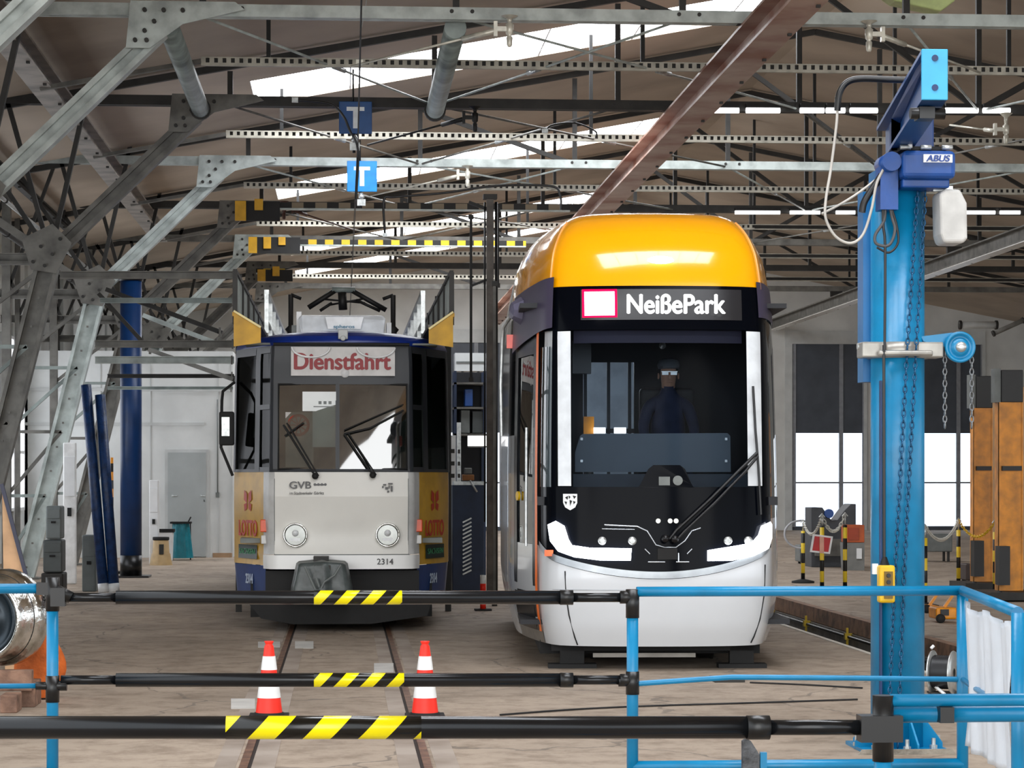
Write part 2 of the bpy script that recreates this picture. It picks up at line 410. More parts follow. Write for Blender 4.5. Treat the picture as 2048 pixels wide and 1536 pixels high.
# end wall with tram gates
EY = 72
GT = [(2.35, 4.7), (13.55, 15.75), (17.1, 19.4), (-1.3, 1.3)]
GZ = 5.65
MB().box((22, 20, 0), (22.2, 72.2, 6.1)).build('wall_right', WALLG, kind='structure')
wb = MB(); xs = sorted(v for g in GT for v in g); xs = [WX] + xs + [22]
for i in range(0, len(xs), 2): wb.box((xs[i], EY, 0), (xs[i + 1], EY + .25, GZ))
ridge = [(WX, GZ), (22, GZ), (22, roofz(22) + .1), (RIDGE, roofz(RIDGE) + .1), (WX, roofz(WX) + .1)]
wb.prism([(x, EY, z) for x, z in ridge], (0, .25, 0)); wb.build('wall_back', mat('end_wall', '#d4d5d2', .7, 0, .1, 1), kind='structure')
GD = mat('gate_panel_slate', '#474d57', .5, 0, .15, 2)
for i, (g0, g1) in enumerate(GT):
    d = thing('door_%d' % (i + 2), None, None, (g0, EY, 0), kind='structure')
    MB().box((g0, EY + .02, 2.95), (g1, EY + .1, GZ)).build('upper_panel', GD, d)
    MB().box((g0, EY + .02, 0), (g1, EY + .1, .12)).build('lower_rail', GD, d)
    f = MB(); f.box((g0 - .22, EY - .05, 0), (g0, EY - .002, GZ)).box((g1, EY - .05, 0), (g1 + .1, EY - .002, GZ)).box((g0 - .22, EY - .05, GZ), (g1 + .1, EY - .002, GZ + .4))
    f.build('door_frame', WALLG, d)
    f = MB(); w = g1 - g0
    for k in (.0, .66, .985): f.box((g0 + w * k, EY - .01, .1), (g0 + w * k + .12, EY + .1, GZ))
    f.box((g0, EY, 1.42), (g1, EY + .06, 1.47)); f.build('mullion', mat('gate_frame_grey', '#8d9096', .5), d)
    f = MB(); f.box((g0, EY + .03, .12), (g1, EY + .05, 2.95)); f.build('window_glass', glass('clear_glass', '#f6faff'), d)
PLUMB = None
# ---------------------------------------------------------------- roof trusses
DN = [20.8, 25.75, 31.9, 37.9, 44.0, 50.1, 56.2, 62.3]
NAMES = ['foremost roof truss whose pale brace cuts the upper left corner', 'pale green-grey roof truss crossing above both trams with brace over the long beam',
         'dark roof truss carrying the farther-up blue T sign', 'pale roof truss with white lower chord and flanged brace carrying the bright blue T sign',
         'roof truss behind the orange tram roof with shade-darkened chord and yellow end blocks', 'far roof truss with row of yellow blocks over the old tram pantograph',
         'roof truss second from the end wall, deep in the hall', 'roof truss closest to the end wall of the hall']
CHORD_SHADE = [STEEL_G, STEEL_L, STEEL_D, STEEL_L, STEEL_D, STEEL_M, STEEL_D, STEEL_M]  # pale and dark chords: hall lighting put into the colour of each truss
BRACE_SHADE = [STEEL_L, STEEL_L, STEEL_M, STEEL_L, STEEL_M, STEEL_L, STEEL_M, STEEL_M]
CZ = 6.55
K = (-3.85, 4.5); T = (-1.95, 6.35); FT = (-4.98, 0)
for n, Y in enumerate(DN):
    t = thing('roof_truss', NAMES[n], 'truss', (FT[0], Y, 0), group='steel frames carrying the hall roof')
    near = n <= 3
    v = lambda q, dy=0: (q[0], Y + dy, q[1])
    # chord: two channels back to back
    m = MB(); m.chan((-6.1, Y - .05, CZ), (21, Y - .05, CZ), .07, .13, .02, back=-1); m.chan((-6.1, Y + .05, CZ), (21, Y + .05, CZ), .07, .13, .02, back=1); m.build('bottom_chord', CHORD_SHADE[n], t)
    m = MB(); x = -1.3
    while near and x < 18:
        m.tube((x, Y - .1, CZ + .02), (x, Y - .085, CZ + .02), .022, 8); m.tube((x + .22, Y - .1, CZ + .02), (x + .22, Y - .085, CZ + .02), .022, 8); x += 2.45
    if near: m.build('bolt_pattern', STEEL_D, t)
    m = MB(); m.bar((-6.2, Y, roofz(-6.2) - .08), (RIDGE, Y, roofz(RIDGE) - .08), .08, .09); m.bar((RIDGE, Y, roofz(RIDGE) - .08), (21, Y, roofz(21) - .08), .08, .09); m.build('top_chord', STEEL_D, t)
    xw = [-1.5, 1.2, 3.65, 6.1, 8.55, 11.0, 13.45, 15.9, 18.35]
    for i, x in enumerate(xw):
        MB().bar((x, Y, CZ), (x, Y, roofz(x) - .15), .07, .07).build('web_post', STEEL_D, t)
        if i + 1 < len(xw) and (i >= 3 or (n % 2 == 1 and i == 1)):
            x2 = xw[i + 1]; up = (i % 2 == 0)
            MB().bar((x, Y, CZ if up else roofz(x) - .2), (x2, Y, roofz(x2) - .2 if up else CZ), .07, .06, up=(0, 1, 0)).build('web_diagonal', STEEL_D, t)
    # leaning column built of two channels with lacing
    MB().ibeam(v(FT), v(K), .2, .3, .05, up=(1, 0, 0)).build('column_leg', BRACE_SHADE[n], t)
    MB().box((FT[0] - .2, Y - .2, 0), (FT[0] + .25, Y + .2, .03)).build('base_plate', STEEL_M, t)
    m = MB(); q0 = Vector(v(FT)); q1 = Vector(v(K)); L = 12
    for i in range(L):
        a = q0.lerp(q1, (i + .5) / L); m.cbox(a + Vector((0, -.1, 0)), (.03, .03, .03))
    m.build('column_lattice', STEEL_M, t)
    MB().ibeam(v(K), v(T), .18, .21, .06).build('knee_brace', BRACE_SHADE[n], t)
    # gusset plates with bolts
    g1 = [(-2.25, 6.62), (-1.15, 6.62), (-1.05, 6.54), (-1.7, 6.38), (-2.05, 6.12), (-2.3, 6.12)]
    MB().prism([(x, Y - .18, z) for x, z in g1][::-1], (0, .02, 0)).build('gusset_plate', BRACE_SHADE[n] if n != 2 else STEEL_M, t)
    g2 = [(-4.08, 4.3), (-3.75, 4.25), (-3.55, 4.65), (-3.8, 4.9), (-4.2, 4.7)]
    MB().prism([(x, Y - .2, z) for x, z in g2][::-1], (0, .02, 0)).build('gusset_plate', STEEL_M, t)
    m = MB()
    for (x, z) in [(-2.2, 6.2), (-2.1, 6.3), (-2.08, 6.2), (-2.0, 6.4), (-2.1, 6.52), (-1.9, 6.52), (-1.7, 6.52), (-3.9, 4.35), (-3.8, 4.5), (-3.95, 4.6), (-3.7, 4.7), (-4.05, 4.4)]:
        m.tube((x, Y - .225, z), (x, Y - .18, z), .024, 8)
    m.build('bolt_pattern', STEEL_D, t)
    MB().bar(v(K), v((-6.1, 6.0)), .1, .14, up=(0, 1, 0)).build('eave_strut', STEEL_M, t)
    MB().bar(v(K), v((-3.3, 6.95)), .06, .08, up=(0, 1, 0)).bar(v(K), v((-4.4, 6.5)), .06, .08, up=(0, 1, 0)).build('fan_strut', STEEL_D, t)
    MB().bar(v(K), v((-5.1, 6.4)), .06, .08, up=(0, 1, 0)).bar(v((-5.25, 4.46)), v((-4.5, 6.5)), .05, .07, up=(0, 1, 0)).bar(v((-5.9, 4.46)), v((-5.1, 6.4)), .05, .07, up=(0, 1, 0)).bar(v((-5.1, 4.46)), v((-5.9, 6.2)), .05, .07, up=(0, 1, 0)).build('eave_lattice', STEEL_D, t)
    MB().chan(v((-6.2, 4.46)), v((K[0], 4.46)), .08, .14, .015).build('column_tie', STEEL_M, t)
    MB().bar((-5.25, Y, 0), (-5.25, Y, 6.3), .13, .16).build('wall_column', STEEL_M, t)
    MB().bar((-5.9, Y, 0), (-5.9, Y, 6.3), .09, .12).build('wall_column', STEEL_D if n % 2 else STEEL_M, t)
    zz = [.3, 1.3, 2.3, 3.3, 4.4]
    for i in range(4):
        a = -5.25; b = FT[0] + (K[0] - FT[0]) * (zz[i + 1] / 4.5)
        MB().bar((a, Y, zz[i]), (b, Y, zz[i + 1]), .05, .06, up=(0, 1, 0)).bar((a, Y, zz[i + 1]), (b, Y, zz[i + 1]), .05, .06, up=(0, 1, 0)).build('lattice_bar', STEEL_M if i % 2 else STEEL_G, t)
# ladder-like perforated purlins at mid bay
TY = [(DN[i] + DN[i + 1]) / 2 for i in range(len(DN) - 1)]
tl_ = ['perforated steel channel across the hall between the two pale front trusses', 'perforated steel channel between the two blue T signs', 'perforated steel channel just behind the bright blue T sign',
       'perforated steel channel above the orange tram cab roof', 'perforated steel channel over the pantograph', 'second last perforated steel channel far down the hall', 'last perforated steel channel before the end wall']
PERF = mat('perforated_channel', '#b9b5a8', .5, .2, .2, 6)
tl_ = ['perforated steel channel high above the front barrier'] + tl_
for n, Y in enumerate(TY):
    t = thing('perforated_channel', tl_[n + 0 if n == 0 else n], 'channel', (-1.6, Y, CZ), group='perforated channels between the trusses')
    m = MB(); m.box((-1.7, Y - .03, CZ - .055), (20, Y + .03, CZ - .035)); m.box((-1.7, Y - .03, CZ + .035), (20, Y + .03, CZ + .05)); m.build('flange', PERF, t)
    m = MB(); x = -1.7
    top = []; bot = []
    while x < (20 if n < 4 else 8):
        top += [(x, CZ + .04), (x + .055, CZ + .04), (x + .055, CZ - .02), (x + .1, CZ - .02)]; x += .1
    m.prism([(a_, Y - .028, b_) for a_, b_ in [(-1.7, CZ - .04)] + top[:0] + [(x, CZ - .04)] + top[::-1]], (0, .016, 0))
    m.build('web_lattice', PERF, t)
    MB().box((-1.7, Y + .012, CZ - .035), (20, Y + .028, CZ + .035)).build('rear_web', STEEL_D, t)
    m = MB()
    for x in (-.9, 3.6, 8.1, 12.6): m.bar((x, Y, CZ + .05), (x, Y, roofz(x)), .05, .05)
    m.build('hanger_grid', STEEL_K, t)
    m = MB(); m.bar((-1.7, Y, CZ), (-3.6, Y, 6.2), .05, .08, up=(0, 1, 0)); m.build('end_strut', STEEL_M, t)
# longitudinal members
def ltube(x, z, y0, y1, r, m_, lab, cat='beam', name='roof_tube'):
    t = thing(name, lab, cat, (x, y0, z)); MB().tube((x, y0, z), (x, y1, z), r, 18).build('tube', m_, t)
    MB().tube((x, y1 - .12, z), (x, y1, z), r * 1.2, 18).build('end_collar', STEEL_D, t)
ltube(-1.88, 6.42, DN[1] + .15, DN[2] - .1, .115, STEEL_G, 'short grey round tube joining two trusses above the left work platform')
ltube(1.2, 6.44, DN[1] + .15, DN[2] - .1, .12, STEEL_G, 'grey round tube joining the front trusses right of the bright skylight')
def crane_rail(x, z, y0, y1, w, h, m_, lab, m2=None):
    t = thing('runway_beam', lab, 'beam', (x, y0, z), group='longitudinal crane runway beams')
    MB().ibeam((x, y0, z), (x, y1, z), w, h, .03).build('girder', m_, t)
    m = MB()
    for Y in DN:
        if y0 < Y < y1: m.box((x - w * .6, Y - .06, z + h / 2), (x + w * .6, Y + .06, CZ - .06))
    m.build('hanger_plate', STEEL_D, t)
    m = MB(); y = y0
    while y < y1:
        m.cbox((x + w * .35, y, z - h / 2 - .012), (.04, .05, .024)); y += 1.5
    m.build('bolts', STEEL_D, t)
    if m2: MB().box((x - w / 2, y0, z - h / 2 - .02), (x + w / 2, y1, z - h / 2 - .002)).build('bottom_plate', m2, t)
crane_rail(4.46, 6.32, 21.5, 71.5, .36, .32, RUSTY, 'broad rust-brown crane beam running back over the orange tram')
crane_rail(-3.6, 6.34, 21.0, 47.5, .27, .26, mat('beam_primer_grey', '#aaa29a', .4, .2, .3, 3), 'grey-pink crane beam running back over the work platform')
crane_rail(12.9, 6.2, 28, 71.8, .26, .3, STEEL_M, 'crane beam with bright white underside behind the blue crane column', mat('white_plate', '#f2f2ee', .3))
crane_rail(-5.1, 6.2, 26, 47.5, .1, .12, STEEL_D, 'thin dark crane beam along the wall columns')
for x_, z_, w_, l_ in ((-4.6, 5.35, .06, 'thin bright pipe running along the eave behind the knee joints'), (-4.85, 5.1, .08, 'dark duct running along the eave under the thin bright pipe'), (-5.5, 5.7, .12, 'dark eave purlin highest beside the outer wall')):
    t = thing('eave_pipe', l_, 'pipe', (x_, 24, z_)); MB().tube((x_, 24, z_), (x_, 47.5, z_), w_ / 2, 12).build('pipe', GALV if w_ < .07 else STEEL_D, t); m = MB()
    for q_ in range(12): m.tube((x_, 25 + q_ * 2, z_), (x_, 25.08 + q_ * 2, z_), w_ * .68, 12)
    m.build('pipe_joint', STEEL_D, t)
# plan bracing rods
def rod(p0, p1, r, m_, lab, name='brace_rod'):
    t = thing(name, lab, 'rod', p0, group='thin bracing rods between the trusses')
    MB().tube(p0, p1, r, 8).build('rod', m_, t); a = Vector(p0); b = Vector(p1); c = a.lerp(b, .55); q = (b - a).normalized() * .16
    MB().tube(c - q, c + q, r * 2, 8).build('turnbuckle', GALV, t)
nm = ['front bay', 'second bay', 'third bay', 'fourth bay']
for i in range(1, 5):
    y0, y1 = DN[i], DN[i + 1]
    for (x0, x1, w) in ((-1.6, 1.2, 'above the old tram rising right'), (3.65, 1.2, 'above the old tram rising left'), (1.2, 6.1, 'crossing the gap between trams'), (6.1, 8.55, 'over the orange tram'), (11, 8.55, 'behind the blue crane arm')):
        rod((x0, y0, CZ - .02), (x1, y1, CZ - .02), .016, STEEL_L if i % 2 else STEEL_M, 'thin brace rod in the %s, %s' % (nm[i - 1], w))
# fluorescent battens below dark chords (right part of hall)
TUBE_E = emit('lamp_tube', '#ffffff', 2.6)
k = 0
lab = ['left of the hanging cable', 'beside the rusty beam', 'just left of the crane arm', 'just right of the crane arm plate', 'at the right edge of the picture',]
for (Yi, pxs, py) in ((2, [(1425, 1478), (1492, 1560), (1600, 1648), (1652, 1690), (1700, 1755), (1890, 1956), (1966, 2020)], 221), (4, [(1470, 1560), (1580, 1640), (1672, 1710), (1722, 1736), (1930, 1990), (2000, 2040)], 425)):
    Y = DN[Yi] - .14
    for a, b in pxs:
        z = P(a, py, Y).z
        t = thing('lamp_batten', 'white fluorescent lamp, number %s along the dark truss %s' % (['one', 'two', 'three', 'four', 'five', 'six', 'seven'][pxs.index((a, b))], 'level with the crane arm' if Yi == 2 else 'behind the white chain bag'), 'lamp', (P(a, py, Y).x, Y, z), group='fluorescent lamps under the dark trusses')
        MB().tube(P(a, py, Y), P(b, py, Y), .035, 10).build('lamp_tube', TUBE_E, t)
        MB().box((P(a, py, Y).x, Y - .05, z + .036), (P(b, py, Y).x, Y + .05, z + .09)).build('housing', STEEL_K, t)
        k += 1
# ================================================================ ORANGE / WHITE TRAM (right track)
TR = P(1320, 1345, 19.3); TR.z = 0
YAW = math.radians(3.0)
tram = thing('modern_tram', 'new orange and white tram with lit headlights on the right-hand track', 'tram', TR, -YAW)
D0 = 19.43
def nS(y=0): return F_PX / (D0 + y)
def nX(px, y=0): return (px - (940 + 380 * D0 / (D0 + y))) / nS(y)
def nZ(py, y=0): return CAM_H + (HOR - py) / nS(y)
Wn = sinterp([(.18, .93), (.24, .945), (.4, .975), (.7, 1), (1.3, 1), (2.6, .985), (3.0, .972), (3.2, .96), (3.42, .935), (3.58, .885), (3.7, .82), (3.78, .75), (3.82, .67), (3.845, .55), (3.86, .3), (3.862, .02)])
Fn = sinterp([(.18, .14), (.4, .05), (.75, 0), (1.0, .02), (1.5, .07), (2.8, .2), (3.16, .27), (3.4, .36), (3.6, .5), (3.72, .66), (3.8, .86), (3.84, 1.1), (3.86, 1.6), (3.862, 2.2)])
H = Hull([(0, 0), (.3, .012), (.58, .05), (.78, .115), (.88, .2), (.945, .36), (1.0, .6), (1.075, 1.0), (1.145, 1.5), (1.19, 2.1), (1.2, 3), (1.2, 7)], Wn, Fn)
TW = mat('tram_white_lacquer', '#d3d7db', .16, 0, .02, 2, coat=.5)
TO = mat('tram_orange_lacquer', '#ffab00', .14, 0, .02, 2, coat=.6)
TO2 = mat('tram_orange_trim', '#ff7a2a', .25, 0, .04, 3)
TK = mat('tram_black_gloss', '#05070d', .12, 0, .05, 3, spec=.05)
TV = mat('tram_violet_grey', '#453f55', .35, 0, .06, 4)
INNER = mat('cab_lining_grey', '#c9ced3', .5, 0, .04, 3)
CABD = mat('cab_dark', '#14161c', .6, 0, .1, 5)
tE = H.ty(7)
lw = H.ty(.42); rw = H.ty(.3)     # ends of the black face on both sides
gz = lambda t: .755 + (.225 if t > 0 else .18) * t * t
def part(mb, name, m, label=None, parent=tram, **k): return mb.build(name, m, parent, local=True, label=label, **k)
# white bumper
m = MB(); H.patch(m, -tE, tE, .2, lambda t: min(gz(t), 1.02), 140, 14); part(m, 'lower_body', TW, 'white rounded lower front and skirt')
m = MB(); m.grid(lambda u, v: H.p(-tE + 2 * tE * u, .2, -.02 - .5 * v) * 1, 80, 1); part(m, 'underside', BLACKM)
# side walls
ls = H.ty(1.55)
m = MB(); H.patch(m, -tE, -ls, 1.0, 1.95, 30, 4); part(m, 'side_wall', TW)
m = MB(); H.patch(m, H.ty(.34), tE, 1.0, 1.24, 60, 4); part(m, 'side_wall', TW)
m = MB(); H.patch(m, -tE, -ls, 1.95, 3.0, 30, 4); part(m, 'side_window_band', TK, 'dark side windows')
m = MB(); H.patch(m, H.ty(1.7), tE, 1.24, 3.0, 40, 4); part(m, 'side_window_band', TK, 'dark side windows')
m = MB(); H.patch(m, H.ty(.34), H.ty(1.7), 1.24, 2.95, 24, 8); part(m, 'cab_side_window', glass('cab_side_glass', '#7f8f95', 1.5), 'grey reflecting cab side window')
m = MB(); H.patch(m, H.ty(.3), H.ty(.36), 1.0, 3.0, 2, 10, .004); H.patch(m, H.ty(1.62), H.ty(1.7), 1.24, 3.0, 2, 10, .004); part(m, 'window_frame', TK)
# doorway
m = MB(); H.patch(m, -H.ty(1.55), -H.ty(1.36), .3, 2.98, 4, 12, .004); H.patch(m, -H.ty(.66), -H.ty(.5), .3, 2.98, 4, 12, .004)
H.patch(m, -H.ty(1.36), -H.ty(.66), .3, .62, 6, 4, .004); H.patch(m, -H.ty(1.36), -H.ty(.66), 2.62, 2.98, 6, 4, .004)
door = part(m, 'cab_door', mat('tram_door_slate', '#15181d', .25, 0, .1, 3), 'tall dark cab door')
m = MB(); H.patch(m, -H.ty(1.36), -H.ty(.66), .62, 2.62, 8, 8, -.01); part(m, 'door_glass', glass('door_glass', '#55595c', 1.7), parent=door)
m = MB(); m.path([H.p(-H.ty(.78), z, .03) for z in (1.0, 1.1, 1.9, 2.0)], .014, 6); part(m, 'grab_rail', GALV, parent=door)
m = MB(); m.lathe(H.p(-H.ty(1.25), 1.42, .0), (-1, -.3, 0), [(.04, 0), (.04, .02)], 14); part(m, 'door_button', YEL, parent=door)
m = MB(); H.patch(m, -H.ty(.5), -H.ty(.425), .3, 2.98, 3, 20, .02); H.patch(m, -H.ty(.5), -H.ty(.5) - .0001, .3, 2.98, 1, 20, .0); part(m, 'orange_door_stripe', TO2, 'bright orange vertical strip beside the door')
m = MB(); H.patch(m, -H.ty(1.5), -H.ty(.45), .2, .3, 10, 2, .004); part(m, 'door_step', mat('aluminium_step', '#8f8a82', .5, .6))
# small window between strip and face
m = MB(); H.patch(m, -H.ty(.42), -H.ty(.21), 1.5, 2.66, 4, 10, .003); part(m, 'quarter_window', glass('quarter_glass', '#a8b2b5', 1.6))
m = MB(); H.patch(m, -H.ty(.42), -H.ty(.19), 1.45, 2.8, 4, 10, -.03); part(m, 'quarter_lining', INNER)
# black face below the windscreen
WXL, WXR = nX(1116), nX(1534)
zb, zt = nZ(974), nZ(656)
m = MB(); H.patch(m, -lw, rw, lambda t: min(gz(t), 1.02), zb, 80, 20, .002); part(m, 'front_mask', TK, 'glossy black mask around the headlights')
m = MB(); H.patch(m, H.tx(WXR, 2.2), rw, zb, zt, 6, 20, .002); part(m, 'windscreen_frame', TK); m = MB()
H.patch(m, -H.ty(.19), H.tx(WXL, 2.2), zb, zt, 6, 20, .002)
m_ = m; part(m, 'windscreen_frame', TK)
m = MB(); H.patch(m, -lw, rw, zt, nZ(566), 80, 10, .002); part(m, 'destination_header', TK, 'black header around the destination display')
ws = MB(); H.xpatch(ws, WXL, WXR, zb, zt, 40, 20, -.004); part(ws, 'windscreen', glass('windscreen_glass', '#c2cbd4', 1.25, .08, .12), 'large single-piece windscreen')
# screen printed hump
m = MB(); pts = [(1278, 975), (1281, 970), (1298, 938), (1308, 930), (1362, 930), (1372, 938), (1386, 970), (1390, 975)]
H.poly(m, [(nX(a), nZ(b)) for a, b in pts], .001, .004); part(m, 'sensor_hump', TK)
m = MB(); c = H.px(nX(1357), nZ(961), .006); m.lathe(c, (0, -1, 0), [(.04, 0), (.04, .01)], 16); m.cbox(H.px(nX(1330), nZ(962), .006), (.09, .012, .07)); part(m, 'camera_window', GREYP)
# orange roof cowl
m = MB(); H.patch(m, -H.ty(2.2), H.ty(2.2), lambda t: nZ(566) + (.0 if abs(t) < lw else max(-.06, -(abs(t) - lw) * .12) + .02), 3.8, 110, 26); H.patch(m, -H.ty(2.2), H.ty(2.2), 3.8, 3.862, 110, 14)
part(m, 'roof_cowl', TO, 'glossy orange roof cowl')
m = MB(); H.patch(m, -tE, -H.ty(2.2), 3.0, 3.845, 12, 12); H.patch(m, H.ty(2.2), tE, 3.0, 3.845, 12, 12); part(m, 'roof_side', TW)
for s, lab in ((-1, 'left'), (1, 'right')):
    m = MB(); H.line(m, [(s * H.ty(.24), 3.14 + i * .6 / 14) for i in range(15)], .008, .004); part(m, 'cowl_seam', mat('seam_light_orange', '#ffb46a', .3))
m = MB(); m.lathe(H.px(nX(1328), 3.365, -.01), (0, -1, .35), [(.0, .03), (.03, .03), (.034, 0)], 16); o = part(m, 'marker_lamp', emit('marker_lamp_on', '#ffffff', 4)); 
o.data.transform(Matrix.Translation(Vector((nX(1328), 0, 0))) @ Matrix.Scale(3.4, 4, (1, 0, 0)) @ Matrix.Translation(Vector((-nX(1328), 0, 0))))
# violet panels at the upper corners with camera pod
m = MB(); H.patch(m, -H.ty(1.6), -H.ty(.17), lambda t: nZ(650) - .16 * (abs(t) - .9) * .6, lambda t: nZ(545) - .05 * (abs(t) - .9), 24, 10, .03); part(m, 'corner_panel', TV, 'violet-grey upper corner panel')
m = MB(); H.patch(m, H.ty(.17), H.ty(1.6), 2.9, 3.2, 24, 10, .012); part(m, 'corner_panel', TV, 'violet-grey upper corner panel')
m = MB(); c = H.p(-H.ty(1.15), 3.02, .05); m.lathe(c + Vector((.06, 0, 0)), (-1, -.35, 0), [(.12, 0), (.12, .05), (.07, .13), (0, .15)], 8, smooth=False); part(m, 'camera_pod', mat('pod_grey', '#5d5b70', .3), 'pointed grey camera pod')
m = MB(); m.path([H.p(-H.ty(1.6), 3.0, .06), H.p(-H.ty(1.75), 2.92, .1), H.p(-H.ty(1.8), 2.8, .1), H.p(-H.ty(1.85), 2.4, .1), H.p(-H.ty(1.9), 1.95, .08)], .018, 6); part(m, 'mirror_arm', GALV)
m = MB(); m.cbox(H.p(-H.ty(1.62), 2.78, .05), (.06, .06, .12)); part(m, 'side_marker', mat('side_marker_red', '#f0675a', .3))
# destination display
dz = nZ(603)
m = MB(); H.xpatch(m, nX(1165), nX(1492), nZ(636), nZ(573), 20, 4, .006); part(m, 'display_panel', mat('display_black', '#1c1c20', .3))
m = MB(); H.xpatch(m, nX(1168), nX(1238), nZ(631), nZ(573), 8, 4, .009); part(m, 'line_number_border', emit('display_red', '#ff0a3c', 2.2))
m = MB(); H.xpatch(m, nX(1173), nX(1233), nZ(627), nZ(578), 8, 4, .013); part(m, 'line_number_field', emit('display_white', '#fff8ff', 4))
text('NeißePark', 'destination_text', emit('display_text', '#ffffff', 1.6), (nX(1357), H.px(0, 2.93).y - .012, nZ(604)), .80, .155, tram, bold=.03, ext=.004, local=True)
# headlights
HL = emit('headlight_led', '#f4f7ff', 9)
for s in (-1, 1):
    if s < 0: pts = [(1102, 1050), (1116, 1042), (1132, 1052), (1136, 1072), (1146, 1090), (1180, 1095), (1262, 1096), (1260, 1120), (1200, 1120), (1150, 1114), (1120, 1103), (1106, 1082)]
    else: pts = [(1553, 1050), (1540, 1044), (1520, 1052), (1514, 1070), (1500, 1086), (1470, 1091), (1412, 1100), (1412, 1121), (1460, 1121), (1505, 1112), (1535, 1098), (1551, 1076)]
    P0 = [(max(-.90, min(.92, nX(a, .1))), nZ(b, .1)) for a, b in pts]
    m = MB(); n = len(P0)
    # triangulated strip laid over the hull between the two sides of the L
    if s < 0: a = P0[:7]; b = [P0[11], P0[10], P0[9], P0[9], P0[9], P0[8], P0[7]]
    else: a = P0[:7]; b = [P0[11], P0[10], P0[9], P0[9], P0[9], P0[8], P0[7]]
    a[0] = P0[0]
    for i in range(6):
        for k in range(4):
            def L(p, q, t): return (p[0] + (q[0] - p[0]) * t, p[1] + (q[1] - p[1]) * t)
            a0, a1 = L(a[i], a[i + 1], k / 4), L(a[i], a[i + 1], (k + 1) / 4); b0, b1 = L(b[i], b[i + 1], k / 4), L(b[i], b[i + 1], (k + 1) / 4)
            m.add([H.px(q[0], q[1], .03) for q in (a0, a1, b1, b0)], [(0, 1, 2, 3)])
    hl = part(m, 'headlight', HL, 'lit L-shaped LED headlight')
    for px in ((1205, 1265) if s < 0 else (1458, 1500)):
        m = MB(); m.lathe(H.px(nX(px), nZ(1082), .0), (0, -1, 0), [(.035, 0), (.035, .015), (.02, .02)], 14); part(m, 'auxiliary_lens', GALV, parent=hl)
# silver strip
m = MB(); H.patch(m, -lw, rw, lambda t: gz(t) + .004, lambda t: gz(t) + .06, 80, 3, .008); part(m, 'silver_strip', mat('strip_silver', '#9da2a6', .3, .7), 'polished curved strip under the headlights')
for c, px in ((ORJ, 1098), (mat('turn_lamp', '#ff6a30', .3), 1103)):
    pass
m = MB(); m.cbox(H.px(nX(1104), gz(-.9) + .06, .012), (.09, .03, .05)); part(m, 'turn_signal', mat('turn_lamp', '#ff6a30', .3))
# seams
SEAM = mat('panel_gap', '#16171a', .8)
for pts in ([(1130, 1142), (1132, 1190), (1138, 1230), (1150, 1275), (1156, 1291)], [(1533, 1130), (1531, 1190), (1523, 1240), (1512, 1275), (1506, 1288)]):
    m = MB(); q = [(H.tx(nX(a, .12), nZ(b, .12)), max(.2, nZ(b, .12))) for a, b in pts]; H.line(m, q, .006, .001); part(m, 'panel_joint', SEAM)
m = MB(); H.line(m, [(H.tx(-.86, .6) + (H.tx(.86, .6) - H.tx(-.86, .6)) * i / 30, .665) for i in range(31)], .003, .001); part(m, 'panel_joint', mat('soft_joint', '#a7abb0', .6))
# chevron and centre detail
SIL = mat('silver_trim', '#b9bfc6', .25, .8)
m = MB(); H.line(m, [(H.tx(nX(a), nZ(b)), nZ(b)) for a, b in ((1210, 1050), (1275, 1053), (1295, 1062), (1312, 1090), (1330, 1095), (1352, 1095), (1370, 1082), (1384, 1062), (1402, 1056))], .007, .008)
H.line(m, [(H.tx(nX(a), nZ(b)), nZ(b)) for a, b in ((1205, 1058), (1270, 1059))], .004, .008); part(m, 'chevron_trim', SIL, 'silver V-shaped trim')
m = MB(); m.cbox(H.px(nX(1335), nZ(1108), .0), (.16, .04, .09)); part(m, 'coupler_flap', BLACKM)
m = MB()
for (a, b) in (((1290, 1098), (1300, 1108)), ((1374, 1108), (1384, 1098)), ((1357, 1106), (1357, 1124)), ((1296, 1124), (1330, 1124)), ((1352, 1124), (1378, 1124))): m.path([H.px(nX(a[0]), nZ(a[1]), .015), H.px(nX(b[0]), nZ(b[1]), .015)], .006, 6)
part(m, 'hook_bracket', SIL)
for px in (1317, 1341, 1353):
    m = MB(); m.lathe(H.px(nX(px), nZ(1042), .0), (0, -1, 0), [(.02, 0), (.02, .012)], 10); part(m, 'wiper_nut', mat('nut_bright', '#dfe0d8', .3, .6))
# city crest: white shield with small dark charges
sh = [(1128, 988), (1156, 988), (1156, 1006), (1152, 1015), (1142, 1021), (1132, 1015), (1128, 1006)]
m = MB(); H.poly(m, [(nX(a), nZ(b)) for a, b in sh], .004, .003); cr = part(m, 'shield_emblem', mat('emblem_white', '#e9ecec', .5))
m = MB()
for q in ([(1132, 995), (1138, 992), (1137, 1000)], [(1141, 1000), (1146, 1002), (1142, 1012)], [(1147, 991), (1154, 993), (1150, 998)], [(1148, 1002), (1153, 1004), (1149, 1009)], [(1131, 1003), (1136, 1004), (1134, 1010)], [(1139, 991), (1143, 994), (1140, 998)]):
    H.poly(m, [(nX(a), nZ(b)) for a, b in q], .006, .003, 1)
part(m, 'shield_charge', BLACKM, parent=cr)
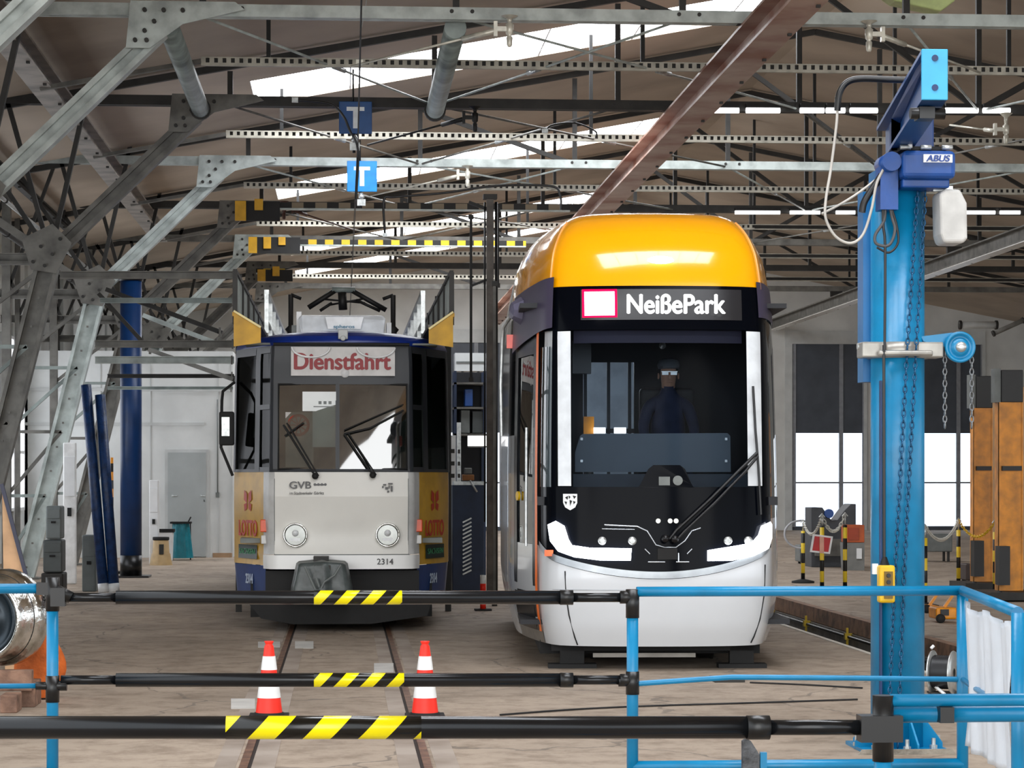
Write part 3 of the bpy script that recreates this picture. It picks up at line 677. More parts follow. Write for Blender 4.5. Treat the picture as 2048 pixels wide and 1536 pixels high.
# wipers
WIP = mat('wiper_black', '#0b0c10', .35)
def pth(l, off=.05, y=0): return [H.px(nX(a), nZ(b), off) for a, b in l]
m = MB(); m.path(pth([(1338, 1078), (1352, 1060), (1420, 998), (1480, 938), (1512, 906)], .06), .014, 8); m.path(pth([(1352, 1080), (1366, 1064), (1430, 1004), (1490, 942), (1514, 912)], .06), .012, 8)
wp = part(m, 'wiper_arm', WIP, 'long double wiper arm')
m = MB(); m.path(pth([(1510, 770), (1514, 860), (1519, 930), (1523, 1030)], .03), .011, 6); part(m, 'wiper_blade', WIP, parent=wp)
for a in ((1330, 1077), (1349, 1078)):
    m = MB(); m.lathe(H.px(nX(a[0]), nZ(a[1]), .0), (0, -1, 0), [(.032, 0), (.032, .09), (.0, .1)], 12); part(m, 'wiper_pivot', WIP, parent=wp)
# inner linings seen through the glass
for xa_, xb_, zz_ in ((1118, 1144, 972), (1501, 1532, 972)):
    m = MB(); x0 = (lambda a: lambda z: nX(a))(xa_); x1 = (lambda a, s: lambda z: nX(a + (6 if s else -2) * (z - 1.5)))(xb_, xa_ > 1300)
    x1 = (lambda a: lambda z: nX(a))(xb_)
    H.xpatch(m, nX(xa_), nX(xb_), nZ(zz_), nZ(658), 6, 20, .0015); part(m, 'pillar_lining', mat('pillar_white', '#dfe4e8', .45))
m = MB(); H.xpatch(m, nX(1144), nX(1501), nZ(682), nZ(656), 20, 4, -.08); part(m, 'header_lining', mat('header_violet_grey', '#3a3346', .6))
cy = .62
pz = lambda px, py: Vector((nX(px, cy), cy, nZ(py, cy)))
m = MB(); q = [(1150, 944), (1150, 905), (1160, 872), (1165, 868), (1455, 866), (1461, 872), (1462, 944)]
m.prism([pz(a, b) for a, b in q], (0, .02, 0)); dk = part(m, 'sun_shield', mat('cab_desk_grey', '#54616c', .5, 0, .05, 4), 'grey panel behind the windscreen', recalc=True)
m = MB()
for a, b in ((1163, 878), (1163, 922), (1452, 878), (1452, 922)): m.cbox(pz(a, b) + Vector((0, -.01, 0)), (.02, .02, .02))
part(m, 'panel_screw', GALV, parent=dk)
m = MB(); m.add([pz(1146, 948), pz(1512, 948), pz(1512, 1010), pz(1146, 1010)], [(0, 1, 2, 3)]); part(m, 'desk_front', mat('desk_slate', '#39434d', .6))
m = MB(); m.box((-.98, .35, 1.35), (1.0, 1.15, 1.42)); part(m, 'dashboard', CABD)
# cab partition and saloon
yb = 2.25
XW = 1.12
m = MB(); xd0, xd1 = nX(1166, yb), nX(1268, yb)
m.box((-XW, yb, .4), (xd0, yb + .04, 3.2)).box((xd1, yb, .4), (XW, yb + .04, 3.2)).box((xd0, yb, 2.62), (xd1, yb + .04, 3.2)).box((xd0, yb, .4), (xd1, yb + .04, 1.2)); part(m, 'cab_partition', CABD)
m = MB(); m.box((-XW, .5, .36), (XW, 7, .4)); part(m, 'cab_floor', CABD)
m = MB(); m.box((-XW, .7, 3.0), (XW, 7, 3.04)); part(m, 'cab_ceiling', CABD)
m = MB(); m.box((-1.12, 5.9, .4), (1.12, 5.95, 3.0)); part(m, 'saloon_end', mat('saloon_panel', '#9aa7b3', .5))
sl = MB(); sl.box((-.9, 3.6, 2.9), (.1, 3.8, 2.96)); part(sl, 'saloon_lamp', emit('saloon_lamp_on', '#f0f6ff', 22))
m = MB(); xm = (xd0 + xd1) / 2
for x in (xd0 + .02, xm, xd1 - .04): m.box((x - .015, yb - .01, 1.2), (x + .015, yb, 2.62))
m.box((xd0, yb - .01, 1.98), (xd1, yb, 2.02)); part(m, 'partition_window_bar', mat('bar_dark', '#2a2d33', .5))
m = MB(); m.box((xd0, yb - .25, 1.86), (xd1 + .05, yb - .22, 1.9)); m.tube((nX(1180, 2.0), 2.0, 1.2), (nX(1180, 2.0), 2.0, 1.95), .03, 8); part(m, 'grab_bar', GREYP)
m = MB(); m.cbox((nX(1163, 1.2), 1.2, nZ(715, 1.2)), (.16, .12, .28)); m.path([(nX(1170, 1.1), 1.1, nZ(675, 1.1)), (nX(1262, 1.0), 1.0, nZ(672, 1.0))], .015, 6); part(m, 'ceiling_monitor', BLACK)
m = MB(); m.cbox((nX(1177, 1.4), 1.4, nZ(852, 1.4)), (.09, .09, .16)); part(m, 'ticket_validator', ORJ)
for px in (1199, 1240):
    m = MB(); m.cbox((nX(px, 1.3), 1.3, nZ(861, 1.3)), (.1, .05, .05)); part(m, 'reading_lamp', emit('reading_lamp_on', '#ffffff', 5))
m = MB(); m.lathe((nX(1325, .8), .8, nZ(691, .8)), (0, -1, 0), [(.0, -.03), (.03, 0), (0, .03)], 12); part(m, 'dome_camera', GALV)
# undercarriage
m = MB(); m.box((-.95, .75, .1), (.9, 6.5, .35)); m.box((-.86, .5, .14), (.82, .74, .24)); part(m, 'chassis', BLACKM)
m = MB(); m.box((-.48, .46, .2), (.33, .5, .235)).box((-.52, .44, .09), (.33, .48, .125)); part(m, 'track_guard_bar', mat('dull_alloy', '#8f8b84', .5, .4))
for x in (-.69, .72):
    m = MB(); m.box((x - .1, .5, .03), (x + .1, .6, .22)); m.box((x - .2, .42, .0), (x + .2, .6, .035)); part(m, 'rail_guard', BLACKM)
for y in (1.6, 3.4):
    for x in (-.52, .52):
        m = MB(); m.lathe((x - .06, y, .3), (1, 0, 0), [(.05, 0), (.3, .0), (.3, .09), (.33, .1), (.33, .12), (.05, .12)], 28); part(m, 'wheel', STEEL_D)

# ---- driver
def figure(name, joints, edges, m, parent=None, rootv=0, sub=2, label=None, cat=None):
    me = bpy.data.meshes.new(name); me.from_pydata([j[0] for j in joints], edges, [])
    me.materials.append(m); o = bpy.data.objects.new(name, me); C.objects.link(o)
    o.modifiers.new('skin', 'SKIN'); o.modifiers['skin'].use_smooth_shade = True
    if not me.skin_vertices: 
        bm = bmesh.new(); bm.from_mesh(me); bm.verts.layers.skin.verify(); bm.to_mesh(me); bm.free()
    for i, (co, r) in enumerate(joints):
        sv = me.skin_vertices[0].data[i]; sv.radius = (r, r) if not isinstance(r, tuple) else r; sv.use_root = (i == rootv)
    s = o.modifiers.new('sub', 'SUBSURF'); s.levels = s.render_levels = sub
    if parent: o.parent = parent
    return tag(o, label, cat)
hd = Vector((nX(1337, 1.55), 1.55, nZ(752, 1.55)))      # head centre in tram space
hx, hy, hz = hd
dr = thing('person', 'driver in dark uniform seated behind the large windscreen', 'person', tram.matrix_basis @ Vector(hd) - Vector((0, 0, .55)), -YAW)
W2 = lambda v: (Vector(v) - Vector((hx, hy, hz - .55)))
J = [((hx, hy + .1, hz - .75), (.16, .13)), ((hx, hy + .08, hz - .55), (.16, .12)), ((hx, hy + .06, hz - .36), (.17, .12)), ((hx, hy + .05, hz - .22), (.1, .09)), ((hx, hy + .03, hz - .12), .055),
     ((hx, hy + .0, hz - .04), (.072, .085)), ((hx, hy - .01, hz + .05), (.078, .095)), ((hx, hy + .01, hz + .11), (.06, .07))]
E = [(i, i + 1) for i in range(7)]
for s in (-1, 1):
    n = len(J); J += [((hx + s * .17, hy + .05, hz - .26), .065), ((hx + s * .22, hy + .0, hz - .42), .052), ((hx + s * .22, hy - .14, hz - .56), .042), ((hx + s * .12, hy - .33, hz - .58), .03), ((hx + s * .08, hy - .4, hz - .58), .028)]
    E += [(3, n), (n, n + 1), (n + 1, n + 2), (n + 2, n + 3), (n + 3, n + 4)]
    for k in range(4):
        q = len(J); b = Vector((hx + s * .08 - s * (.03 - .02 * k), hy - .42, hz - .575))
        J += [(tuple(b), .009), (tuple(b + Vector((-s * .015, -.045, .005))), .008), (tuple(b + Vector((-s * .02, -.075, -.018))), .007)]; E += [(n + 4, q), (q, q + 1), (q + 1, q + 2)]
    q = len(J); J += [((hx + s * .05, hy - .39, hz - .56), .01), ((hx + s * .02, hy - .42, hz - .55), .008)]; E += [(n + 4, q), (q, q + 1)]
    q = len(J); J += [((hx + s * .1, hy - .05, hz - .8), .085), ((hx + s * .12, hy - .42, hz - .8), .06), ((hx + s * .12, hy - .46, hz - 1.15), .045), ((hx + s * .12, hy - .58, hz - 1.2), .035)]; E += [(0, q), (q, q + 1), (q + 1, q + 2), (q + 2, q + 3)]
J = [(tuple(W2(c)), r) for c, r in J]
fb = figure('body_rig', J, E, mat('uniform_dark', '#28304a', .8, 0, .2, 10), dr)
me = bpy.data.meshes.new_from_object(fb.evaluated_get(bpy.context.evaluated_depsgraph_get())); bpy.data.objects.remove(fb)
me.name = 'body'; me.materials.append(mat('skin', '#b58a72', .6)); zn = J[4][0][2] + .02; zh = J[8 + 3][0][2] + .02; yh = J[8 + 3][0][1] - .0
for p_ in me.polygons:
    c_ = p_.center
    if c_.z > zn or (c_.y < yh and c_.z > J[0][0][2] + .05): p_.material_index = 1
    p_.use_smooth = True
fb = bpy.data.objects.new('body', me); C.objects.link(fb); fb.parent = dr
for s in (-1, 1):
    m = MB(); m.lathe(W2((hx + s * .078, hy + .01, hz)), (s, 0, 0), [(.012, 0), (.028, .006), (.026, .014), (0, .016)], 12); part(m, 'ear', mat('skin', '#b58a72'), parent=dr)
    m = MB(); m.lathe(W2((hx + s * .032, hy - .082, hz + .018)), (0, -1, 0), [(.012, 0), (.008, .006), (0, .008)], 10); part(m, 'eye', BLACK, parent=dr)
m = MB(); m.lathe(W2((hx, hy, hz + .06)), (0, 0, 1), [(.092, 0), (.1, .035), (.085, .075), (.03, .095), (0, .098)], 18); m.prism([W2((hx + a, hy + b, hz + .065)) for a, b in ((-.08, -.07), (-.06, -.14), (0, -.165), (.06, -.14), (.08, -.07))], (0, 0, .012)); part(m, 'cap', mat('cap_grey', '#565b62', .6), parent=dr)
m = MB(); m.box(W2((hx - .065, hy - .112, hz + .005)), W2((hx - .01, hy - .1, hz + .035))); m.box(W2((hx + .01, hy - .112, hz + .005)), W2((hx + .065, hy - .1, hz + .035))); m.box(W2((hx - .07, hy - .11, hz + .03)), W2((hx + .07, hy - .1, hz + .038))); part(m, 'glasses', GALV, parent=dr)
m = MB(); m.prism([W2((hx + a, hy - .1, hz + b)) for a, b in ((-.012, -.03), (.012, -.03), (0, .02))], (0, -.025, 0)); m.box(W2((hx - .025, hy - .098, hz - .058)), W2((hx + .025, hy - .088, hz - .052))); part(m, 'face_feature', mat('skin', '#b58a72', .6), parent=dr)
m = MB(); m.box((hx - .24, hy + .16, hz - .85), (hx + .24, hy + .28, hz - .1)).box((hx - .24, hy - .35, hz - 1.0), (hx + .24, hy + .2, hz - .9)).box((hx - .1, hy - .1, .4), (hx + .1, hy + .1, hz - 1.0)); part(m, 'driver_seat', CABD, bevel=.03)

# ================================================================ OLD WHITE / YELLOW TRAM (left track)
KO = P(683, 1263, 24.65); KO.z = 0
kt = thing('old_tram', 'older cream, yellow and blue tram with a Dienstfahrt sign on the rails', 'tram', KO)
KS = 194.6
def kX(px): return (px - 683) / KS
def kZ(py): return CAM_H + (HOR - py) / KS
Wk = interp([(.3, .97), (.7, 1), (1.6, 1), (2.9, .985), (3.0, .96), (3.06, .88), (3.09, .7), (3.12, .4), (3.13, .02)])
Fk = interp([(.6, .04), (.64, .02), (.79, .03), (.795, .10), (1.385, 0), (1.62, .05), (1.66, .07), (2.93, .2), (2.96, .16), (3.04, .2), (3.09, .3), (3.12, .6), (3.13, 1.0)])
Q = Hull([(0, 0), (.35, .012), (.70, .05), (.735, .07), (.81, .25), (.87, .38), (1.145, 1.02), (1.16, 1.2), (1.165, 14)], Wk, Fk, smooth=False)
KC = mat('old_tram_cream', '#dcdad3', .35, 0, .04, 2); KW = mat('old_tram_stripe_white', '#eeeeec', .35, 0, .03, 2)
KY = mat('old_tram_yellow_advert', '#c99a22', .4, 0, .12, 6); KB = mat('old_tram_blue', '#0a2a7c', .3, 0, .1, 3); KG = mat('old_tram_slate', '#26292e', .45, 0, .1, 4)
KL = mat('old_tram_lower_blue', '#163a78', .45, 0, .15, 6)
def kp(mb, name, m, label=None, parent=kt, **k): return mb.build(name, m, parent, local=True, label=label, **k)
xf = .685; f0 = Q.tx(xf)
t1_ = Q.tx(.735); t2_ = Q.tx(.805); t3_ = Q.ty(1.02); tE2 = Q.ty(14)
m = MB(); Q.patch(m, -f0, f0, kZ(1109), 1.385, 12, 4); Q.patch(m, -f0, f0, 1.385, kZ(944), 12, 3); kp(m, 'front_panel', KC, 'cream front panel with fold')
m = MB(); Q.patch(m, -t2_, -f0, .79, kZ(944), 4, 8); kp(m, 'corner_panel', mat('corner_grey_white', '#c4c4c2', .4)); m = MB(); Q.patch(m, f0, t2_, .79, kZ(944), 4, 8); kp(m, 'corner_panel', mat('corner_grey_white', '#c4c4c2', .4))
m = MB(); Q.patch(m, -t2_, t2_, kZ(1138), kZ(1110), 20, 2, .004); kp(m, 'bumper_strip', KW, 'white bumper strip carrying the number')
for s in (-1, 1):
    m = MB(); Q.patch(m, s * t2_, s * Q.ty(6), kZ(1131), kZ(944), 14, 6); yp = kp(m, 'side_advert_panel', KY, 'yellow advertising panel')
    fr = Q.p(s * (t2_ + t3_) / 2, 1.2, .01); ang = math.atan2(.64, .22) * -s
    rot = (PI / 2, 0, s * math.atan2(Q.q[6].y - Q.q[5].y, Q.q[6].x - Q.q[5].x))
    mid = (t2_ + t3_) / 2
    text('LOTTO', 'lotto_lettering', mat('lotto_red', '#b5321c', .5), Q.p(s * mid, kZ(1058), .006), .52, .16, yp, rot, .002, .03, local=True)
    text('SACHSEN', 'green_lettering', mat('sachsen_green', '#3d8a5e', .5), Q.p(s * mid, kZ(1106), .016), .44, .06, yp, rot, .002, .01, local=True)
    m = MB(); a_, b_ = mid - .27, mid + .27; Q.patch(m, s * a_, s * b_, kZ(1120), kZ(1092), 4, 2, .008); kp(m, 'green_sign', mat('dark_green', '#10291f', .5), parent=yp)
    m = MB()
    for c0, c1, fl_ in ((kZ(1008), kZ(980), 1), (kZ(1024), kZ(1006), -1)):
        for k in (-1, 1):
            q = [(mid + k * .02, c0), (mid + k * .11, c0 + .04), (mid + k * .1, c1), (mid + k * .02, c1 - .04)] if fl_ > 0 else [(mid + k * .02, c1), (mid + k * .11, c1 - .02), (mid + k * .09, c0), (mid + k * .02, c0 + .03)]
            m.add([Q.p(s * t, z, .006) for t, z in q], [(0, 1, 2, 3)])
    kp(m, 'clover_symbol', mat('lotto_red', '#b5321c'), parent=yp)
    m = MB(); Q.patch(m, s * Q.tx(.79), s * Q.ty(6), .32, kZ(1132), 14, 4, -.005); sk = kp(m, 'blue_skirt', KL, 'blue lower skirt')
    text('2314', 'skirt_number', mat('worn_white', '#b9c6d8', .6), Q.p(s * Q.ty(.62), kZ(1161), .008), .2, .1, sk, rot, .002, .02, local=True)
    m = MB(); m.cbox(Q.p(s * Q.tx(.79), kZ(1052), .01), (.075, .05, .13)); kp(m, 'indicator_lamp', mat('indicator_orange', '#e2562a', .25), bevel=.01)
    m = MB(); m.cbox(Q.p(s * Q.tx(.79), kZ(1080), .01), (.06, .04, .09)); kp(m, 'marker_lamp', mat('marker_white', '#d9d9d6', .2), bevel=.01)
    c = Q.px(kX(683 + s * 92), kZ(1070), 0)
    m = MB(); m.lathe(c + Vector((0, .04, 0)), (0, -1, 0), [(.128, 0), (.128, .085), (.12, .1), (.106, .09), (.1, .07)], 32, cap=False); hl = kp(m, 'headlamp', CHROME, 'round chrome-rimmed headlamp')
    m = MB(); m.lathe(c + Vector((0, -.035, 0)), (0, -1, 0), [(.102, .005), (.1, .0), (.06, -.014), (0, -.02)], 28); kp(m, 'reflector', mat('reflector_silver', '#8d8f8c', .12, 1), parent=hl)
    m = MB(); m.lathe(c + Vector((0, -.01, .02)), (0, -1, 0), [(.03, 0), (.035, .03), (0, .05)], 14); m.cbox(c + Vector((0, -.035, -.045)), (.1, .02, .03)); kp(m, 'bulb', WHITEP, parent=hl)
    # slate window band: frame pieces and panes
    z0, z1 = kZ(944), kZ(690)
    yA, yB = .46, .96
    m = MB(); ta, tb, tc_, td = Q.ty(.08), Q.ty(.34), Q.ty(.46), Q.ty(.98)
    tX = Q.tx(.70, 2.2)
    for (u0, u1) in ((tX, ta), (tb, tc_), (td, Q.ty(1.12))): Q.patch(m, s * u0, s * u1, z0, z1, 3, 8, .004)
    Q.patch(m, s * ta, s * tb, z0, kZ(934), 3, 2, .004); Q.patch(m, s * tc_, s * td, z0, kZ(938), 3, 2, .004)
    Q.patch(m, s * ta, s * tb, kZ(704), z1, 3, 2, .004); Q.patch(m, s * tc_, s * td, kZ(706), z1, 3, 2, .004)
    Q.patch(m, s * ta, s * tb, kZ(818), kZ(808), 3, 2, .006)
    wf = kp(m, 'corner_window_frame', KG)
    gl = glass('old_tram_glass', '#66706d', 1.16, .03, .5)
    m = MB(); Q.patch(m, s * ta, s * tb, kZ(934), kZ(704), 3, 6, -.01); kp(m, 'corner_pane', gl, parent=wf)
    m = MB(); Q.patch(m, s * tc_, s * td, kZ(938), kZ(706), 3, 6, -.01); kp(m, 'side_pane', gl, parent=wf)
    m = MB(); Q.patch(m, s * Q.ty(1.12), s * Q.ty(14), z0, z1, 8, 4); kp(m, 'side_window_band', KG)
z0, z1 = kZ(944), kZ(690)
m = MB(); tx_ = Q.tx(.70, 2.2); gx0, gx1, gz0, gz1 = kX(557), kX(814), kZ(938), kZ(768)
Q.patch(m, -tx_, tx_, gz1, z1, 16, 4, .004); Q.patch(m, -tx_, tx_, z0, gz0, 16, 2, .004)
Q.patch(m, -tx_, Q.tx(gx0), gz0, gz1, 3, 6, .004); Q.patch(m, Q.tx(gx1), tx_, gz0, gz1, 3, 6, .004); kp(m, 'windscreen_frame', KG, 'dark slate windscreen surround')
m = MB(); Q.patch(m, Q.tx(gx0), Q.tx(gx1), gz0, gz1, 10, 6, -.004); kp(m, 'windscreen', glass('old_windscreen', '#a3adab', 2.5), 'flat windscreen with notices behind it')
m = MB(); c = [Q.px(a, b, .012) for a, b in ((gx0, gz0), (gx1, gz0), (gx1, gz1), (gx0, gz1))]; m.path(c, .013, 6, True); kp(m, 'windscreen_seal', RUB)
m = MB(); Q.xpatch(m, kX(671), kX(679), gz0, gz1, 1, 4, .0); kp(m, 'centre_bar', KG)
# sign box
yS = Q.px(0, kZ(722)).y
m = MB(); m.box((kX(582), yS - .03, kZ(751)), (kX(790), yS + .02, kZ(693))); sg = kp(m, 'destination_sign', mat('sign_grey_white', '#b9b5b2', .3), 'grey-white destination sign')
text('Dienstfahrt', 'destination_text', mat('dark_red_print', '#8c1c22', .5), (kX(685), yS - .034, kZ(722)), .985, .165, sg, bold=.035, local=True)
m = MB()
for cx in (622, 752):
    m.path([(kX(cx + 38 * math.cos(a)), yS - .045, kZ(694 + 20 * math.sin(a))) for a in [PI * k / 12 for k in range(13)]], .012, 6)
m.lathe((kX(690), yS - .03, kZ(746)), (0, -1, 0), [(.045, 0), (.03, .02), (0, .03)], 16)
kp(m, 'sign_grip', mat('grip_white', '#dedede', .4), parent=sg)
# papers behind the glass
PAPER = mat('paper_white', '#e8eceb', .6, 0, .03, 6)
yg = Q.px(0, 2.1).y + .03
def sheet(x0, y0, x1, y1, dy, m_, name='notice_sheet', lab=None):
    m = MB(); m.box((kX(x0), yg + dy, kZ(y1)), (kX(x1), yg + dy + .004, kZ(y0))); return kp(m, name, m_, lab)
sheet(605, 783, 672, 822, 0, PAPER, lab='white paper notice'); sheet(625, 822, 672, 894, .01, PAPER)
s_ = sheet(571, 824, 627, 934, .02, mat('placard_grey', '#b5b1ac', .6), 'placard')
m = MB(); m.lathe((kX(597), yg + .018, kZ(850)), (0, -1, 0), [(.085, 0), (.115, 0), (.115, .004), (.085, .004)], 28, cap=False)
for k in range(5): a = PI * k / 5; m.bar((kX(597) - .09 * math.cos(a), yg + .016, kZ(850) - .09 * math.sin(a)), (kX(597) + .09 * math.cos(a), yg + .016, kZ(850) + .09 * math.sin(a)), .012, .004, up=(0, 1, 0))
kp(m, 'red_ring_symbol', mat('lotto_red', '#b5321c'), parent=s_)
for i, r in enumerate(((806, 640), (806, 650), (806, 660))):
    m = MB(); m.box((kX(r[1] - 3), yg - .004, kZ(808)), (kX(r[1] + 3), yg, kZ(802))); kp(m, 'printed_mark', GREYP)
m = MB(); m.box((kX(627), yg - .004, kZ(814)), (kX(668), yg, kZ(812))); kp(m, 'printed_mark', GREYP)
# interior shell
m = MB(); m.box((-1.0, 1.35, 1.0), (1.0, 1.4, 1.62)); m.box((-1.0, 2.2, 1.6), (-.25, 2.25, 2.9)); m.box((.3, 2.2, 1.6), (1.0, 2.25, 2.9)); m.box((-1.05, .4, .9), (1.05, 14, .95)); m.box((-1.0, .4, 2.96), (1.0, 14, 2.98)); m.box((-1.0, 13.9, .9), (1.0, 14, 2.98)); kp(m, 'interior', mat('old_interior_grey', '#7c807c', .7))
m = MB(); m.box((-.62, .35, 1.55), (.62, .8, 1.66)); kp(m, 'dashboard', GREYP)
# blue roof
m = MB()
zr = lambda t: kZ(690) - .0
Q.patch(m, -tE2, tE2, z1, 3.04, 60, 3, .01); Q.patch(m, -tE2, tE2, 3.04, 3.13, 60, 8, .01); kp(m, 'roof', KB, 'dark blue roof edge')
m = MB(); m.cbox((kX(686), yS + .0, kZ(668)), (.1, .12, .1)); m.tube((kX(686), yS - .03, kZ(676)), (kX(686), yS - .1, kZ(676)), .028, 10); kp(m, 'roof_camera', mat('camera_grey', '#b9bcbc', .4), bevel=.01)
m = MB(); m.path([Q.p(-tX + 2 * tX * k / 12, 2.955, .03) for k in range(13)], .018, 6); kp(m, 'rain_gutter', BLACKM)
# roof air unit
ac = [(599, 660), (593, 623), (773, 623), (773, 660)]
m = MB(); y0 = .75
m.prism([(kX(600), y0, 3.08), (kX(770), y0, 3.08), (kX(773), y0 + .03, kZ(628)), (kX(768), y0 + .12, kZ(620)), (kX(599), y0 + .12, kZ(620)), (kX(594), y0 + .03, kZ(628))][::-1], (0, 1.2, 0)); au = kp(m, 'roof_air_unit', mat('air_unit_pale', '#e6ecf2', .35), 'pale air-conditioning housing', bevel=.02, recalc=True)
m = MB(); m.prism([(kX(650), y0 - .01, kZ(625)), (kX(728), y0 - .01, kZ(625)), (kX(722), y0 - .01, kZ(650)), (kX(655), y0 - .01, kZ(650))], (0, .02, 0)); kp(m, 'centre_panel', mat('air_unit_face', '#f2f5f8', .3), parent=au)
text('spheros', 'air_unit_lettering', mat('light_blue_print', '#5c93b0', .5), (kX(688), y0 - .02, kZ(646)), .22, .045, au, bold=.02, local=True)
for px in (580, 590): 
    m = MB(); m.box((kX(px), y0 + .2, 3.08), (kX(px + 10), y0 + .6, kZ(612 if px == 590 else 640))); kp(m, 'roof_box', WHITEP if px == 590 else GREYP)
m = MB(); m.box((kX(776), y0 + .2, 3.08), (kX(786), y0 + .5, kZ(634))); kp(m, 'roof_box', WHITEP)
# pantograph (folded)
pg = kp(MB().box((-.42, 3.2, 3.16), (.42, 4.6, 3.2)), 'pantograph', STEEL_D, 'folded pantograph')
ky = 3.3; S2 = F_PX / (24.6 + ky)
gx = lambda px: (px - 683.5) / S2; gzz = lambda py: CAM_H + (HOR - py) / S2
for a, b, r in (((617, 616), (672, 580), .03), ((772, 620), (702, 580), .03), ((640, 622), (664, 606), .018), ((760, 622), (712, 600), .018), ((664, 580), (710, 580), .035), ((684, 585), (686, 620), .05), ((640, 598), (730, 606), .012), ((660, 610), (736, 596), .012)):
    m = MB(); m.tube((gx(a[0]), ky, gzz(a[1])), (gx(b[0]), ky, gzz(b[1])), r, 8); kp(m, 'pantograph_arm', STEEL_G if r == .035 else STEEL_K, parent=pg)
for px in (582, 786):
    m = MB(); m.lathe((gx(px), ky, 3.12), (0, 0, 1), [(.05, 0), (.08, .04), (.04, .07), (.08, .11), (.04, .14), (.07, .18), (.03, .22), (.03, gzz(590) - 3.12)], 12); m.tube((gx(px), ky, gzz(590)), (gx(px) + .12 * (1 if px < 600 else -1), ky, gzz(598)), .02, 8); kp(m, 'insulator', STEEL_K, parent=pg)
# front wipers
for pts in (((631, 952), (568, 850), (592, 832), (585, 870)), ((745, 950), (688, 868), (684, 855), (806, 820))):
    m = MB(); a, b, c, e = [Q.px(kX(x), kZ(y), .05) for x, y in pts]
    m.path([a, b], .011, 6); m.path([a + Vector((.035, 0, .0)), b + Vector((.035, 0, .02))], .008, 6); wa = kp(m, 'wiper_arm', RUB)
    m = MB()
    if pts[0][0] == 631: m.path([Q.px(kX(570), kZ(872), .04), Q.px(kX(608), kZ(845), .04)], .008, 6)
    else: m.path([b, Q.px(kX(740), kZ(856), .04), e], .011, 6); m.path([b + Vector((0, 0, .04)), e + Vector((0, 0, .06))], .008, 6)
    kp(m, 'wiper_blade', RUB, parent=wa)
    m = MB(); m.lathe(a + Vector((0, .05, 0)), (0, -1, 0), [(.03, 0), (.035, .06), (.01, .08)], 10); kp(m, 'wiper_pivot', RUB, parent=wa)
# mirror and its arm
m = MB(); m.path([Q.p(-Q.ty(1.0), 2.6, .02), Q.p(-Q.ty(1.0), 2.5, .15), Q.p(-Q.ty(.95), 2.4, .18), Q.p(-Q.ty(.95), 1.9, .18), Q.p(-Q.ty(.98), 1.6, .03)], .016, 6); mr = kp(m, 'mirror_arm', RUB)
m = MB(); m.cbox(Q.p(-Q.ty(.9), 2.1, .14), (.16, .06, .36)); kp(m, 'side_mirror', RUB, parent=mr, bevel=.02)
m = MB(); m.box(Q.p(-Q.ty(.9), 2.02, .14) - Vector((.05, .04, 0)), Q.p(-Q.ty(.9), 2.22, .14) + Vector((.03, -.031, 0))); kp(m, 'mirror_glass', GALV, parent=mr)
# lettering
PR = mat('print_grey', '#5a5a5a', .5)
yy = lambda z: Q.px(.3, z, .006).y
text('GVB', 'operator_lettering', PR, (kX(601), yy(kZ(970)) - .004, kZ(970)), .22, .072, kt, bold=.02, local=True)
m = MB()
for k in range(4): m.lathe((kX(630 + k * 7), yy(kZ(969)), kZ(969)), (0, -1, 0), [(.014, 0), (.014, .004)], 10)
m.box((kX(628), yy(1.5) - .003, kZ(971)), (kX(652), yy(1.5) + .002, kZ(968))); kp(m, 'operator_symbol', PR)
text('im Stadtverkehr Görlitz', 'small_lettering', PR, (kX(614), yy(kZ(986)) - .004, kZ(986)), .35, .03, kt, local=True)
m = MB()
for a, b, c, e in ((766, 968, 772, 971), (770, 974, 776, 979), (776, 966, 785, 969), (781, 972, 785, 983), (764, 972, 767, 976), (774, 981, 778, 985), (777, 971, 779, 977)): m.box((kX(a), yy(1.5) - .006, kZ(e)), (kX(c), yy(1.5) + .004, kZ(b)))
kp(m, 'city_crest', PR)
text('2314', 'fleet_number', mat('print_dark', '#3b3b3d', .5), (kX(770), Q.px(.45, kZ(1123), .01).y - .004, kZ(1123)), .165, .06, kt, bold=.01, local=True)
m = MB(); Q.line(m, [(-f0 + 2 * f0 * k / 10, kZ(1109)) for k in range(11)], .004, .004); Q.line(m, [(-f0, kZ(1109) + k * .06) for k in range(14)], .003, .003); Q.line(m, [(f0, kZ(1109) + k * .06) for k in range(14)], .003, .003); kp(m, 'panel_joint', GREYP)
# coupler under a tarpaulin
TARP = mat('tarpaulin_grey', '#4d5453', .35, 0, .25, 9, .6, bscale=7)
m = MB()
def tf(u, v):
    a = 2 * PI * u; r = .05 + .8 * (v / .4) if v < .4 else (.85 + .15 * min(1, (v - .4) / .4)); sq = 1 / max(abs(math.cos(a)), abs(math.sin(a))) ** .6
    x = .30 * r * math.cos(a) * sq; y = .26 * r * math.sin(a) * sq; fold = 1 + .06 * math.sin(a * 7) * v + .03 * math.sin(a * 13 + 2) * v
    return Vector((kX(645) + x * fold, -.28 + y * fold, .745 - .05 * v - .34 * max(0, v - .38) / .62 + .012 * math.sin(a * 3) * (1 - v)))
m.grid(tf, 64, 22); tp = kp(m, 'coupler_cover', TARP, 'grey tarpaulin tied over the coupler')
for pts in ([(612, 1128), (622, 1150), (632, 1172)], [(682, 1125), (670, 1145), (650, 1158), (644, 1170)], [(634, 1150), (640, 1168)]):
    m = MB(); m.path([(kX(a), -.585, kZ(b)) for a, b in pts], .012, 6); kp(m, 'tarpaulin_cord', GREYP, parent=tp)
m = MB(); m.box((kX(628), -.3, kZ(1120)), (kX(658), .1, kZ(1111))); m.box((kX(630), -.5, .4), (kX(662), .4, .7)); kp(m, 'coupler', STEEL_D)
